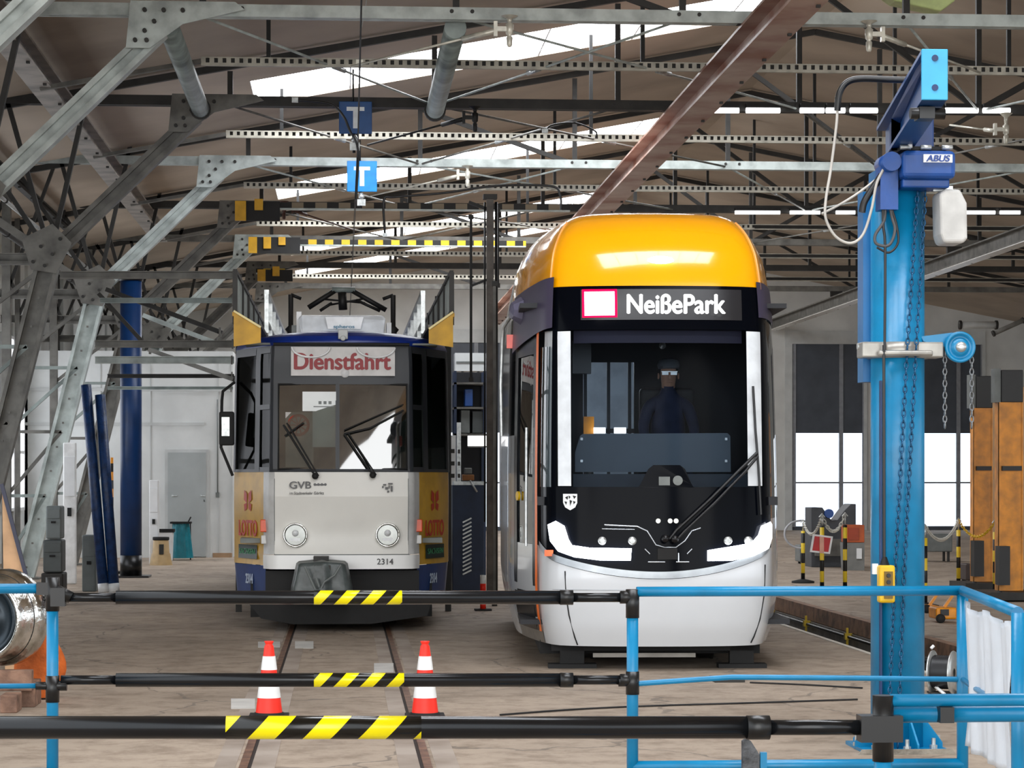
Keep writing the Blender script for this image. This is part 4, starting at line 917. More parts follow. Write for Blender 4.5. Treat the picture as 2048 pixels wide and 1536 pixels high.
m = MB(); m.box((-.78, .15, .18), (.8, .3, .62)).box((-.95, .6, .12), (.95, 13, .5)); kp(m, 'undercarriage', BLACKM)
m = MB(); m.prism([(-.95, -.02, .3), (.92, -.02, .3), (.88, -.02, .16), (.3, -.02, .08), (-.5, -.02, .08), (-.82, -.02, .14)], (0, .12, 0)); kp(m, 'life_guard', RUB)
for y in (1.4, 3.2):
    for x in (-.53, .53):
        m = MB(); m.lathe((x - .06, y, .33), (1, 0, 0), [(.05, 0), (.33, .0), (.33, .09), (.35, .1), (.35, .12), (.05, .12)], 28); kp(m, 'wheel', STEEL_D)
# ================================================================ RAILS IN THE FLOOR
RAILT = mat('rail_top_rust', '#7d5a44', .5, .3, .4, 8, .2, stain='#4a2d1d'); GRV = mat('rail_groove', '#23160f', .8)
BAND = mat('rail_bedding', '#a1958a', .8, 0, .25, 2, .3, stain='#87796c')
for x, nm in ((-.535, 'rusty grooved rail left of the pair set in the concrete before the old tram'), (.468, 'rusty grooved rail right of the pair, passing close to a traffic cone')):
    t = thing('tram_rail', nm, 'rail', (x, 6, 0), group='rails of the old tram track')
    MB().box((x - .035, 6, -.02), (x + .012, 60, .005)).build('rail_head', RAILT, t)
    MB().box((x + .012 if x < 0 else x - .055, 6, -.02), (x + .032 if x < 0 else x - .035, 60, .0015)).build('groove', GRV, t)
    MB().box((x - .17, 6, -.02), (x - .055, 60, .002)).box((x + .032, 6, -.02), (x + .16, 60, .002)).build('concrete_strip', BAND, t)
PATCH = mat('pale_concrete_patch', '#c9c7c2', .8, 0, .1, 4)
for i, (a, b, c, e) in enumerate(((590, 1283, 627, 1297), (748, 1327, 787, 1345), (516, 1284, 560, 1295), (462, 1398, 510, 1418))):
    q = []
    for px, py in ((a, e), (c, e), (c, b), (a, b)):
        Y = 30.
        d = FW + R_ * ((px - 1024) / F_PX) + Vector((0, 0, (HOR - py) / F_PX)); t_ = -CAM_H / d.z
        q.append((d.x * t_, d.y * t_, .0035))
    MB().prism(q[::-1], (0, 0, -.01)).build('trim_%d' % (i + 10), PATCH, kind='structure')

def G(px, py):
    d = FW + R_ * ((px - 1024) / F_PX) + Vector((0, 0, (HOR - py) / F_PX)); t_ = -CAM_H / d.z
    return Vector((d.x * t_, d.y * t_, 0))

# ================================================================ CONES
CR = mat('cone_red', '#ff2a12', .45, 0, .06, 6); CW = mat('cone_white', '#f1f3f2', .35, 0, .05, 8)
def cone(px, lab, py=1434):
    g = G(px, py); t = thing('traffic_cone', lab, 'cone', g, group='two traffic cones before the old tram')
    S = F_PX / g.dot(FW); H_ = (1434 - 1282) / S
    R = lambda k: .088 + (.026 - .088) * k
    bands = [(0.0, .21, CR, 'red_band'), (.21, .41, CW, 'white_band'), (.41, .60, CR, 'red_band'), (.60, .79, CW, 'white_band'), (.79, 1.0, CR, 'red_band')]
    h0 = .03
    for a, b, m_, nm in bands:
        z = lambda k: h0 + (H_ - h0) * k
        pr = [(R(a) + (.003 if m_ is CW else 0), z(a)), (R(b) + (.003 if m_ is CW else 0), z(b))]
        if b == 1.0: pr = [(R(a), z(a)), (R(.93), z(.93)), (.022, z(.955)), (.029, z(.98)), (.031, z(1)), (.02, z(1))]
        MB().lathe(g, (0, 0, 1), pr, 32).build(nm, m_, t)
    MB().box(g + Vector((-.13, -.13, 0)), g + Vector((.13, .13, .018))).lathe(g, (0, 0, 1), [(.105, .015), (.095, .032)], 24).build('base', RUB, t, bevel=.006)
cone(538, 'red and white traffic cone beside the left rail')
cone(850, 'red and white traffic cone just right of the right rail')

# ================================================================ BARRIERS
YB = 11.85          # plane of the middle barrier
SB = 400.
HAZ = stripes('hazard_tape', '#0b0b08', '#f1e000', k=(1, 0, -.95), period=.13, rough=.22)
HAZ2 = stripes('hazard_tape_near', '#0b0b08', '#f1e000', k=(1, 0, -.95), period=.156, rough=.22)
def pole(py, px0, pxa, pxb, px1, tp0, tp1, Y, r, lab, hz, group='telescopic black barrier poles', pad=0):
    a, b, c, e = [P(x, py, Y) for x in (px0, pxa, pxb, px1)]
    t = thing('barrier_pole', lab, 'barrier pole', a, group=group)
    MB().tube(b, c, r, 24).build('outer_tube', TUBEB, t)
    if pxa > px0: MB().tube(a, b, r * .68, 20).build('inner_tube', TUBEB, t)
    MB().tube(c, e, r * .68, 20).build('inner_tube', TUBEB, t)
    u = (e - a).normalized()
    MB().tube(c - u * .05, c + u * .015, r * 1.08, 24).build('collar', BLACK, t)
    p0, p1 = P(tp0, py, Y), P(tp1, py, Y); MB().tube(p0, p1, r * 1.03, 28).build('hazard_tape', hz, t, label='yellow and black striped tape')
    MB().tube(e - u * .03, e + u * .03, r * .9, 16).build('end_fitting', BLACK, t)
    return t
pole(1195, 122, 232, 1140, 1252, 628, 804, YB, .034, 'upper telescopic black pole closing the gap, in front of the old tram', HAZ)
pole(1360, 122, 232, 1140, 1252, 628, 808, YB, .034, 'lower telescopic black pole crossing the traffic cones', HAZ)
YN = 6.75
pole(1455, -330, -200, 1528, 1748, 452, 842, YN, .032, 'thick black pole with broad hazard tape close to the viewer', HAZ2)

def post(bx, Y, px, ztop, r, joints, t, mats=BLUE, z0=0):
    b = P(px, 1200, Y); x = b.x
    MB().tube((x, Y, z0), (x, Y, ztop), r, 20).build('post', mats, t)
    for a, c in joints: MB().tube((x, Y, a), (x, Y, c), r * 1.16, 20).build('clamp_joint', BLACK, t)
    return x
# left barrier
t = thing('blue_barrier', 'blue tube barrier at the left edge holding the ends of two black poles', 'barrier', (P(108, 1200, YB).x, YB, 0), group='blue tubular barriers')
zt, zm, zb_ = CAM_H - (1172 - HOR) / SB, CAM_H - (1362 - HOR) / SB, CAM_H - (1530 - HOR) / SB
x = post(0, YB, 105, zt + .05, .029, [(zt - .11, zt + .055), (zm - .08, zm + .05)], t)
xl = x - 1.4
MB().tube((xl, YB, zt + .0), (x - .02, YB, zt + .0), .025, 16).build('top_rail', BLUE, t)
MB().tube((xl, YB, zm), (x - .02, YB, zm), .013, 12).build('middle_rail', BLUE, t)
MB().tube((xl, YB, zb_), (x - .02, YB, zb_), .02, 12).build('bottom_rail', BLUE, t)
MB().tube((xl, YB, 0), (xl, YB, zt), .029, 16).build('post', BLUE, t)
MB().tube((x, YB, zt), (x + .09, YB, zt - .045), .03, 10).cbox((x + .03, YB - .02, zt - .04), (.07, .06, .09)).cbox((x - .04, YB, zt), (.07, .055, .06)).build('clamp_joint', BLACK, t)
MB().tube((x, YB, zm), (x + .07, YB, zm), .025, 10).tube((x - .08, YB, zm), (x, YB, zm), .02, 10).build('clamp_joint', BLACK, t)
MB().box((x - .1, YB - .1, 0), (x + .1, YB + .1, .012)).build('foot_plate', BLUE, t)
# middle barrier with corner and side run
t = thing('blue_barrier', 'blue tube barrier around the crane column, turning a corner with white sheeting', 'barrier', (P(1265, 1200, YB).x, YB, 0), group='blue tubular barriers')
zt, zm = CAM_H - (1182 - HOR) / SB, CAM_H - (1360 - HOR) / SB
x = post(0, YB, 1265, zt + .01, .029, [(zt - .13, zt + .012), (zm - .065, zm + .05)], t)
xc = P(1925, 1200, YB).x
MB().tube((x + .02, YB, zt), (xc, YB, zt), .025, 16).build('top_rail', BLUE, t)
MB().path([(x + .02, YB, zm - .012), (x + .5, YB, zm + .018), (x + 1.1, YB, zm + .01), (xc, YB, zm)], .014, 10).build('middle_rail', BLUE, t)
MB().tube((x, YB, zb_), (xc, YB, zb_), .03, 14).build('bottom_rail', BLUE, t)
MB().tube((xc, YB, 0), (xc, YB, zt), .029, 16).build('post', BLUE, t)
Y2 = 9.9; x2 = P(2036, 1220, Y2).x
MB().tube((xc, YB, zt), (x2, Y2, zt), .025, 16).build('side_rail', BLUE, t)
MB().tube((xc, YB, zm), (x2, Y2, zm), .014, 10).build('side_rail', BLUE, t)
MB().tube((x2, Y2, 0), (x2, Y2, zt), .029, 16).build('post', BLUE, t)
MB().tube((x - .06, YB, zt - .025), (x, YB, zt - .025), .03, 12).tube((x - .07, YB, zm), (x, YB, zm), .026, 12).build('clamp_joint', BLACK, t)
MB().cbox((x, YB, .006), (.2, .2, .012)).build('foot_plate', BLUE, t)
# white plastic sheet hung on the side run
SH = mat('white_plastic_sheet', '#dde4ec', .35, 0, .05, 4, .2)
def sf(u, v):
    p = Vector((xc, YB, 0)).lerp(Vector((x2, Y2, 0)), .05 + .88 * u)
    w = .018 * math.sin(u * 17 + v * 2) * (1 - .3 * v) + .01 * math.sin(u * 40 + v * 5)
    ztop = zt - .045 - .03 * math.sin(u * PI * 2) ** 2; zbot = .24 + .06 * u
    return Vector((p.x + w, p.y, zbot + (ztop - zbot) * v))
m = MB().grid(sf, 60, 24); s_ = m.build('plastic_sheet', SH, label='creased white plastic sheet tied to the side of the blue barrier', cat='sheet'); s_.modifiers.new('thick', 'SOLIDIFY').thickness = .003
# near right barrier
t = thing('blue_barrier', 'blue tube barrier nearest the viewer, double rail at lower right', 'barrier', (P(1765, 1400, YN).x, YN, 0), group='blue tubular barriers')
SN = 700.; z1_, z2_ = CAM_H - (1400 - HOR) / SN, CAM_H - (1430 - HOR) / SN
x = post(0, YN, 1766, z1_ + .01, .026, [(z2_ - .13, z1_ + .015)], t)
MB().tube((x + .02, YN, z1_ - .0), (x + 1.6, YN, z1_ - .0), .018, 16).build('top_rail', BLUE, t)
MB().tube((x + .02, YN + .03, z2_), (x + 1.6, YN + .03, z2_), .024, 16).build('second_rail', BLUE, t)
MB().tube((x + 1.6, YN, 0), (x + 1.6, YN, z1_), .026, 16).build('post', BLUE, t)
MB().cbox((x - .01, YN, CAM_H - (1455 - HOR) / SN), (.12, .07, .075)).cbox((x + .18, YN - .0, z2_ + .002), (.04, .05, .045)).build('clamp_joint', BLACK, t)
MB().cbox((x, YN, .006), (.2, .2, .012)).build('foot_plate', BLUE, t)

# ================================================================ PILLAR CRANE
YC = 13.75; SCc = 350.
cc = P(1797, 1500, YC); cx = cc.x
cz = lambda py: CAM_H + (HOR - py) / SCc
kx = lambda px: cx + (px - 1797) / SCc
cr = thing('pillar_crane', 'tall bright blue pillar jib crane behind the right barrier', 'crane', (cx, YC, 0))
MB().tube((kx(1795), YC, 0), (kx(1795), YC, cz(372)), .155, 40).build('column', BLUE, cr)
MB().box((kx(1728), YC + .05, cz(760)), (kx(1750), YC + .2, cz(372))).box((kx(1751), YC + .0, cz(760)), (kx(1774), YC + .2, cz(330))).build('cable_duct', mat('blue_duct', '#0c6aa4', .4, 0, .1, 4), cr)
MB().box((kx(1749), YC - .14, .1), (kx(1752), YC - .1, cz(760))).build('black_strip', BLUE_N, cr)
m = MB()
m.prism([(kx(1733), YC, 0.03), (kx(1862), YC, 0.03), (kx(1850), YC, .16), (kx(1745), YC, .16)], (0, .012, 0))
for a in range(8):
    an = a * PI / 4 + .2; m.prism([(kx(1795) + math.cos(an) * r, YC + math.sin(an) * r, z) for r, z in ((.15, .02), (.27, .02), (.27, .05), (.15, .2))], (-math.sin(an) * .012, math.cos(an) * .012, 0))
m.build('gusset', BLUE, cr)
MB().box((kx(1708), YC - .27, 0), (kx(1880), YC + .27, .02)).build('base_plate', BLUE, cr)
m = MB()
for a in range(8):
    an = a * PI / 4; m.lathe((kx(1795) + math.cos(an) * .24, YC + math.sin(an) * .24, .02), (0, 0, 1), [(.022, 0), (.022, .02), (.012, .022), (.012, .06)], 6, smooth=False)
m.build('anchor_bolt', GALV, cr)
# concrete footing
m = MB(); m.prism([(kx(1692), YC - .3, 0), (kx(1888), YC - .3, 0), (kx(1882), YC - .3, .03), (kx(1700), YC - .3, .03)], (0, .02, 0)); m.build('grout_bed', mat('grout', '#8f887c', .9, 0, .3, 9, .5), cr)
# mid clamp
m = MB(); m.tube((kx(1795), YC, cz(714)), (kx(1795), YC, cz(682)), .175, 40); m.build('clamp_band', mat('clamp_grey', '#a29f98', .35, .4, .2, 6), cr)
m = MB(); m.cbox((kx(1735), YC - .08, cz(698)), (.14, .16, .09)).cbox((kx(1850), YC - .08, cz(698)), (.15, .16, .09)).tube((kx(1740), YC - .2, cz(706)), (kx(1850), YC - .2, cz(706)), .018, 10); m.build('clamp_block', mat('clamp_grey', '#a29f98', .35, .4), cr, bevel=.01)
m = MB(); m.tube((kx(1708), YC - .05, cz(690)), (kx(1730), YC - .05, cz(690)), .02, 8); m.build('clamp_bolt', GALV, cr)
m = MB(); m.prism([(kx(1835), YC - .1, cz(670)), (kx(1900), YC - .1, cz(662)), (kx(1925), YC - .1, cz(672)), (kx(1925), YC - .1, cz(700)), (kx(1840), YC - .1, cz(680))][::-1], (0, .05, 0)); m.build('wheel_arm', BLUE, cr)
wc = Vector((kx(1912), YC - .12, cz(692)))
hw = MB().lathe(wc, (0, -1, 0), [(.03, -.03), (.08, -.03), (.09, 0), (.09, .02), (.078, .03), (.07, .01), (.05, .01), (.045, .03), (.03, .03)], 32).build('chain_wheel', BLUE, cr)
MB().lathe(wc, (0, -1, 0), [(.03, .0), (.03, .045), (.012, .05), (0, .05)], 14).build('wheel_nut', GALV, hw)
def chain(pts, m_, pitch=.034, w=.011, r=.0042):
    """oval links along a polyline"""
    mb = MB(); P_ = [Vector(p) for p in pts]; k = 0
    for a, b in zip(P_, P_[1:]):
        L = (b - a).length; n = max(1, int(L / pitch)); d = (b - a) / n; u = d.normalized(); s1 = u.orthogonal().normalized()
        s1 = Vector((1, 0, 0)) - u * u.x; s1.normalize(); s2 = u.cross(s1)
        for i in range(n):
            c = a + d * (i + .5); s = s1 if k % 2 else s2; k += 1; l = pitch * .68
            mb.path([c + u * l * math.cos(t_) * .95 + s * w * math.sin(t_) for t_ in [2 * PI * j / 8 for j in range(8)]], r, 4, True)
    return mb
CHM = mat('chain_steel_blue', '#2d5f86', .35, .6, .2, 10)
for i, pts in enumerate((((kx(1822), YC - .17, cz(378)), (kx(1799), YC - .19, cz(700)), (kx(1776), YC - .19, cz(1120)), (kx(1758), YC - .2, .03)), ((kx(1838), YC - .17, cz(378)), (kx(1817), YC - .19, cz(700)), (kx(1794), YC - .19, cz(1120)), (kx(1779), YC - .2, .03)))):
    chain(pts, CHM).build('hoist_chain', CHM, cr)
for px in (1882, 1937):
    chain([(kx(px), YC - .12, cz(700)), (kx(px), YC - .12, cz(855))], GALV).build('wheel_chain', mat('chain_grey', '#85888a', .4, .6), cr)
# pendant control
pc = MB().path([(kx(1750), YC - .21, cz(690)), (kx(1750), YC - .22, cz(1110)), (kx(1751), YC - .22, cz(1130))], .009, 8).build('control_cable', BLACK, cr)
pb = MB().box((kx(1736), YC - .28, cz(1205)), (kx(1768), YC - .2, cz(1130))).build('pendant_control', YEL, cr, bevel=.014, label='yellow hand control box')
MB().box((kx(1745), YC - .292, cz(1196)), (kx(1762), YC - .28, cz(1142))).build('button_panel', mat('button_panel_brown', '#6e5613', .5), pb)
m = MB()
for z in (1150, 1163, 1176): m.tube((kx(1753), YC - .302, cz(z)), (kx(1753), YC - .29, cz(z)), .012, 10)
m.build('push_button', BLACK, pb)
MB().lathe((kx(1751), YC - .22, cz(1131)), (0, 0, 1), [(.03, 0), (.012, .05)], 10).build('cable_gland', BLACK, pb)
MB().cbox((kx(1733), YC - .2, cz(1138)), (.03, .03, .06)).build('tag', WHITEP, pb)
# head: hoist housing and arm
hb = MB().box((kx(1777), YC - .36, cz(362)), (kx(1884), YC - .08, cz(306))).build('hoist_housing', BLUE_D, cr, bevel=.03, label='deep blue hoist housing')
MB().box((kx(1781), YC - .3, cz(378)), (kx(1876), YC - .1, cz(360))).build('hoist_base', BLUE_D, cr, bevel=.01)
MB().box((kx(1817), YC - .372, cz(331)), (kx(1875), YC - .36, cz(315))).build('name_plate', WHITEP, hb)
text('ABUS', 'name_plate_lettering', mat('plate_blue', '#163f8c', .4), (kx(1846), YC - .374, cz(323)), .135, .035, hb, bold=.03, shear=.2)
MB().tube((kx(1758), YC - .32, cz(327)), (kx(1758), YC - .1, cz(327)), .055, 20).box((kx(1740), YC - .25, cz(420)), (kx(1776), YC - .12, cz(330))).build('hoist_motor', BLUE_D, cr)
m = MB(); m.box((kx(1778), YC - .3, cz(303)), (kx(1870), YC + .1, cz(296))).build('pivot_plate', BLACKM, cr)
m = MB()
for px in (1785, 1826, 1869): m.tube((kx(px) - .03, YC - .32, cz(299)), (kx(px) + .03, YC - .32, cz(299)), .014, 8)
m.build('pivot_bolt', GALV, cr)
YA = 12.1     # arm tip
tip = P(1868, 150, YA); tw, th = .135, .26
root_ = Vector((kx(1822), YC + .6, cz(258)))
dirA = (root_ - tip).normalized()
m = MB().ibeam(tip, root_, tw * .95, th, .02); m.build('jib_arm', mat('jib_blue', '#0a3f78', .4, 0, .1, 4), cr)
MB().prism([tip + Vector((a * tw / 2, -.02, b * th / 2)) for a, b in ((-1, -1), (1, -1), (1, 1), (-1, 1))], (0, .02, 0)).build('jib_end_plate', BLUE_L, cr, label='light blue end plate with two holes', bevel=.004)
for k in (-.26, .32): MB().tube(tip + Vector((0, -.024, k * th)), tip + Vector((0, -.018, k * th)), .017, 14).build('plate_hole', BLUE_N, cr)
m = MB(); q = [(1765, 300), (1765, 236), (1848, 110), (1850, 120), (1800, 210), (1795, 296)]
m.prism([P(a, b, YC - .25 if b > 200 else YA + .1) for a, b in q[:0]] or [Vector((kx(1766), YC - .2, cz(300))), Vector((kx(1766), YC - .2, cz(236))), P(1845, 112, YA + .15), P(1849, 128, YA + .15), Vector((kx(1783), YC - .2, cz(245))), Vector((kx(1783), YC - .2, cz(300)))], (.02, 0, 0))
m.build('side_bracket', BLUE_N, cr)
m = MB(); m.box((kx(1790), YC - .1, cz(296)), (kx(1862), YC + .15, cz(225))); m.build('pivot_block', BLUE_N, cr, bevel=.01)
m = MB(); m.path([(kx(1794), YC - .32, cz(300)), (kx(1796), YC - .32, cz(235))], .014, 8).build('white_hose', WHITEP, cr)
m = MB(); m.prism([P(1810, 245, YC - .3), P(1812, 195, YC - .6), P(1835, 160, YC - .9), P(1833, 205, YC - .6)], (.01, 0, 0)); m.build('reflective_flange', mat('flange_pale', '#b9b4c0', .4, .3), cr)
m = MB(); m.tube(tip + Vector((-.08, .18, -.17)), tip + Vector((.1, .18, -.17)), .03, 12).cbox(tip + Vector((0, .2, -.17)), (.08, .12, .06)).build('trolley_stop', BLACK, cr)
# white chain bag
MB().prism([(kx(a), YC - .3, cz(b)) for a, b in ((1856, 388), (1868, 380), (1898, 380), (1912, 408), (1913, 478), (1905, 488), (1864, 488), (1858, 470))][::-1], (0, .2, 0)).build('chain_container', mat('chain_bag_white', '#cbcac6', .55, 0, .15, 6), cr, label='off-white chain container', bevel=.02)
MB().bar((kx(1850), YC - .2, cz(376)), (kx(1890), YC - .2, cz(376)), .03, .03).build('container_strap', GALV, cr)
# loose cables around the head
CABG = mat('cable_grey', '#b7b3ab', .5); CABK = mat('cable_black', '#151517', .4)
w3 = lambda l, dy: [Vector((kx(a), YC + dy, cz(b))) for a, b in l]
def smooth(pts, n=6):
    e = [pts[0] * 2 - pts[1]] + list(pts) + [pts[-1] * 2 - pts[-2]]; o = []
    for i in range(1, len(e) - 2):
        a, b, c, d = e[i - 1:i + 3]
        for k in range(n):
            t = k / n; o.append(.5 * ((2 * b) + (c - a) * t + (2 * a - 5 * b + 4 * c - d) * t * t + (3 * b - a - 3 * c + d) * t**3))
    return o + [pts[-1]]
MB().path(smooth(w3([(1835, 162), (1760, 161), (1700, 160), (1672, 168), (1657, 190), (1653, 224)], -.25)), .019, 10).build('conduit_bend', BLACK, cr)
MB().path(smooth(w3([(1653, 224), (1651, 255), (1640, 340), (1630, 400), (1630, 440), (1650, 475), (1680, 488), (1705, 470), (1722, 420), (1732, 370), (1746, 340)], -.25)), .008, 8).build('hanging_cable', CABG, cr)
MB().path(smooth(w3([(1746, 350), (1700, 385), (1660, 410), (1625, 428)], -.2)), .007, 8).build('hanging_cable', CABG, cr)
for l, r in (([(1760, 345), (1757, 380), (1765, 430), (1772, 460), (1760, 490), (1735, 488), (1732, 470), (1750, 440), (1752, 400)], .009), ([(1765, 350), (1762, 400), (1775, 450), (1778, 485), (1760, 505), (1735, 495)], .007), ([(1752, 345), (1748, 395), (1748, 450), (1752, 500), (1751, 700)], .008), ([(1745, 350), (1712, 400), (1705, 425)], .02)):
    MB().path(smooth(w3(l, -.22)), r, 8).build('cable_loop', CABK if r != .009 else mat('cable_dark_grey', '#4a4a4c', .5), cr)

# second crane column far left
Y4 = 38.5; s4 = F_PX / Y4
cb = P(262, 1148, Y4); t = thing('pillar_crane', 'dark blue crane column standing behind the leaning steel columns on the left', 'crane', (cb.x, Y4, 0))
MB().tube((cb.x, Y4, 0), (cb.x, Y4, P(262, 560, Y4).z), .17, 28).build('column', mat('navy_crane_blue', '#0a3568', .4, 0, .15, 4), t)
MB().tube((cb.x, Y4, 0), (cb.x, Y4, .35), .172, 28).build('column_foot', BLACK, t)
MB().box((cb.x - .3, Y4 - .3, 0), (cb.x + .3, Y4 + .3, .03)).build('base_plate', BLACK, t)
MB().tube((cb.x, Y4, P(262, 562, Y4).z), (cb.x, Y4, P(262, 556, Y4).z), .19, 28).build('head_plate', BLACK, t)

# leaning rolls of blue sheet / tubes
Y5 = 33.0
for i, (pb_, pt, py0, py1) in enumerate(((208, 172, 1182, 770), (229, 200, 1182, 790))):
    b = P(pb_, py0, Y5); b.z = 0; tp = P(pt, py1, Y5 + .25)
    t = thing('blue_tube', ('%s dark blue tube leaning against the lattice column, white cap at its foot') % ('left-hand' if i == 0 else 'right-hand'), 'tube', b, group='two blue tubes leaning at the left')
    u = (tp - b).normalized(); MB().tube(b + u * .12, tp, .072, 18).build('tube', mat('blue_tube', '#12386b', .4, 0, .35, 12, .3), t)
    MB().tube(b + u * .02, b + u * .14, .075, 18).build('end_cap', WHITEP, t)

# step stool, bin and waste bag, broom
g = G(322, 1130); S = F_PX / g.dot(FW)
t = thing('rolling_stool', 'beige round step stool with dark tread by the blue-green waste bag', 'stool', g); BE = mat('beige_plastic', '#b79a6c', .5, 0, .1, 8)
MB().lathe(g, (0, 0, 1), [(.21, 0), (.2, .03), (.17, .2), (.155, .22), (.14, .44), (.13, .45)], 28).build('body', BE, t)
MB().lathe(g, (0, 0, 1), [(.14, .45), (.15, .46), (.15, .5), (.14, .51)], 24).build('tread', RUB, t)
MB().box(g + Vector((-.02, -.19, .2)), g + Vector((.06, -.13, .38))).build('step_opening', STEEL_D, t)
g = G(330, 1122) ; t = thing('waste_bin', 'white waste bin with dark lid behind the beige stool', 'bin', g)
MB().sweep(g, g + Vector((0, 0, .55)), [(-.14, -.12), (.14, -.12), (.14, .12), (-.14, .12)], prof1=[(-.16, -.14), (.16, -.14), (.16, .14), (-.16, .14)]).build('body', WHITEP, t, bevel=.015); MB().cbox(g + Vector((0, 0, .58)), (.36, .32, .06)).build('lid', RUB, t)
g = G(362, 1120); t = thing('waste_bag_stand', 'blue-green waste bag hanging on a black stand before the grey door', 'waste bag', g)
m = MB(); TEAL = mat('teal_plastic_bag', '#117c8c', .35, 0, .15, 8, .5)
m.grid(lambda u, v: g + Vector(((.15 + .06 * (1 - v) + .012 * math.sin(u * 40)) * math.cos(2 * PI * u) + .02 * (1 - v), (.15 + .05 * (1 - v) + .012 * math.sin(u * 40)) * math.sin(2 * PI * u), .04 + .66 * v)), 60, 10); m.build('bag', TEAL, t)
MB().cbox(g + Vector((0, 0, .72)), (.4, .38, .035)).build('lid', RUB, t); m = MB()
for a in (-.17, .17): m.tube(g + Vector((a, .17, 0)), g + Vector((a, .17, .74)), .012, 6)
m.tube(g + Vector((.12, 0, .7)), g + Vector((.19, 0, .83)), .015, 6); m.build('frame', BLACK, t)
g = G(433, 1103); t = thing('broom', 'thin broom leaning on the wall right of the grey door', 'broom', g); MB().tube(g + Vector((0, 0, .03)), P(408, 1000, 47.85), .013, 6).build('handle', GREYP, t); MB().cbox(g + Vector((-.05, 0, .035)), (.22, .07, .07)).build('brush', RUB, t)
p = P(435, 990, AY - .03); t = thing('wall_switch', 'small grey switch box on the white wall with conduit running up', 'switch', p); MB().cbox(p, (.07, .04, .1)).build('box', GREYP, t); MB().tube(p + Vector((0, 0, .05)), p + Vector((0, 0, 1.9)), .01, 6).build('conduit', GREYP, t)

# tram wheel on timbers, left edge
Yw = 16.6; wc = P(-30, 1238, Yw); t = thing('rail_wheelset', 'stack of shiny turned steel wheel rings lying upright at the left edge', 'wheel', (wc.x, Yw, .15))
ax = Vector((-.43, -.9, 0)).normalized()
# rings share an axis turned towards the viewer; widest ring is furthest to the right
rr = .335
MB().lathe(wc, ax, [(.245, .0), (.262, .015), (.285, .0), (.29, -.07), (.30, -.085), (.302, -.14), (.325, -.15), (rr, -.17), (rr, -.27), (.32, -.3), (.2, -.3)], 64, cap=False).build('tyre', CHROME, t, label='polished stepped steel rim')
MB().lathe(wc, ax, [(0, -.01), (.1, .0), (.12, -.03), (.2, -.03), (.215, .0), (.245, .005), (.25, -.01), (.25, -.28), (0, -.28)], 48, cap=False).build('hub', mat('hub_blue_black', '#1d2a33', .3, .4, .2, 8), t)
MB().lathe(wc, ax, [(.0, .03), (.06, .03), (.08, -.01)], 24, cap=False).build('hub_cap', GREYP, t)
m = MB()
for r_, h_ in ((.304, -.142), (.291, -.082), (.263, .012)): m.lathe(wc, ax, [(r_ - .002, h_ - .006), (r_ + .0025, h_), (r_ - .002, h_ + .006)], 56, cap=False)
m.build('groove_rim', STEEL_D, t)
bz = wc.z - rr - .012
def timber(a, b, c, e, lab): 
    p = ((a + b) / 2, c[0], 0); MB().box((a, c[0], e[0]), (b, c[1], e[1])).build('timber_block', WOOD, bevel=.008, label=lab, cat='timber', group='timbers under the wheel rings')
x0 = P(-60, 1380, Yw).x
timber(P(2, 1380, Yw - .3).x, P(36, 1380, Yw - .3).x, (Yw - .35, Yw - .1), (0, .12), 'square wooden block lying in front under the wheel rings')
timber(P(40, 1380, Yw).x, P(68, 1380, Yw).x, (Yw + .05, Yw + .4), (0, .17), 'wooden block behind the front block, nearer the orange bag')
timber(x0, P(66, 1380, Yw).x, (Yw - .05, Yw + .04), (.12, bz), 'flat plank on the blocks under the wheel rings')
timber(P(-60, 1380, Yw).x, P(-20, 1380, Yw).x, (Yw - .05, Yw + .3), (0, .12), 'wooden block at the very edge under the wheel rings')
bg = P(86, 1300, Yw + .7); m = MB(); m.grid(lambda u, v: Vector((bg.x - .02 + (.14 + .05 * math.sin(v * 5)) * math.cos(2 * PI * u) * (.45 + .55 * math.sin(PI * min(1, v * .8 + .15))), Yw + .7 + .1 * math.sin(2 * PI * u), .015 + .56 * v + .03 * v * math.cos(6 * u * PI))), 30, 12)
m.build('orange_bag', mat('orange_cloth', '#c8601c', .8, 0, .25, 7, .5), label='crumpled orange cloth bag behind the shiny wheel rings', cat='bag')
# leaning board
Yb = 20.; t = thing('leaning_board', 'tan wooden board with dark edge leaning behind the wheel rings', 'board', (P(30, 1200, Yb).x, Yb, 0))
q = [P(a, b, Yb) for a, b in ((4, 968), (10, 1260), (88, 1260))]; q[1].z = 0; q[2].z = 0; q[2].x += .06; MB().prism(q, (0, .03, 0)).build('panel', mat('tan_board', '#c9a078', .6, 0, .2, 4), t, recalc=True)
MB().bar(q[0] + Vector((0, -.02, 0)), q[2] + Vector((0, -.02, 0)), .03, .035, up=(0, 1, 0)).build('edge_strip', mat('dark_blue_edge', '#2b2e45', .5), t)
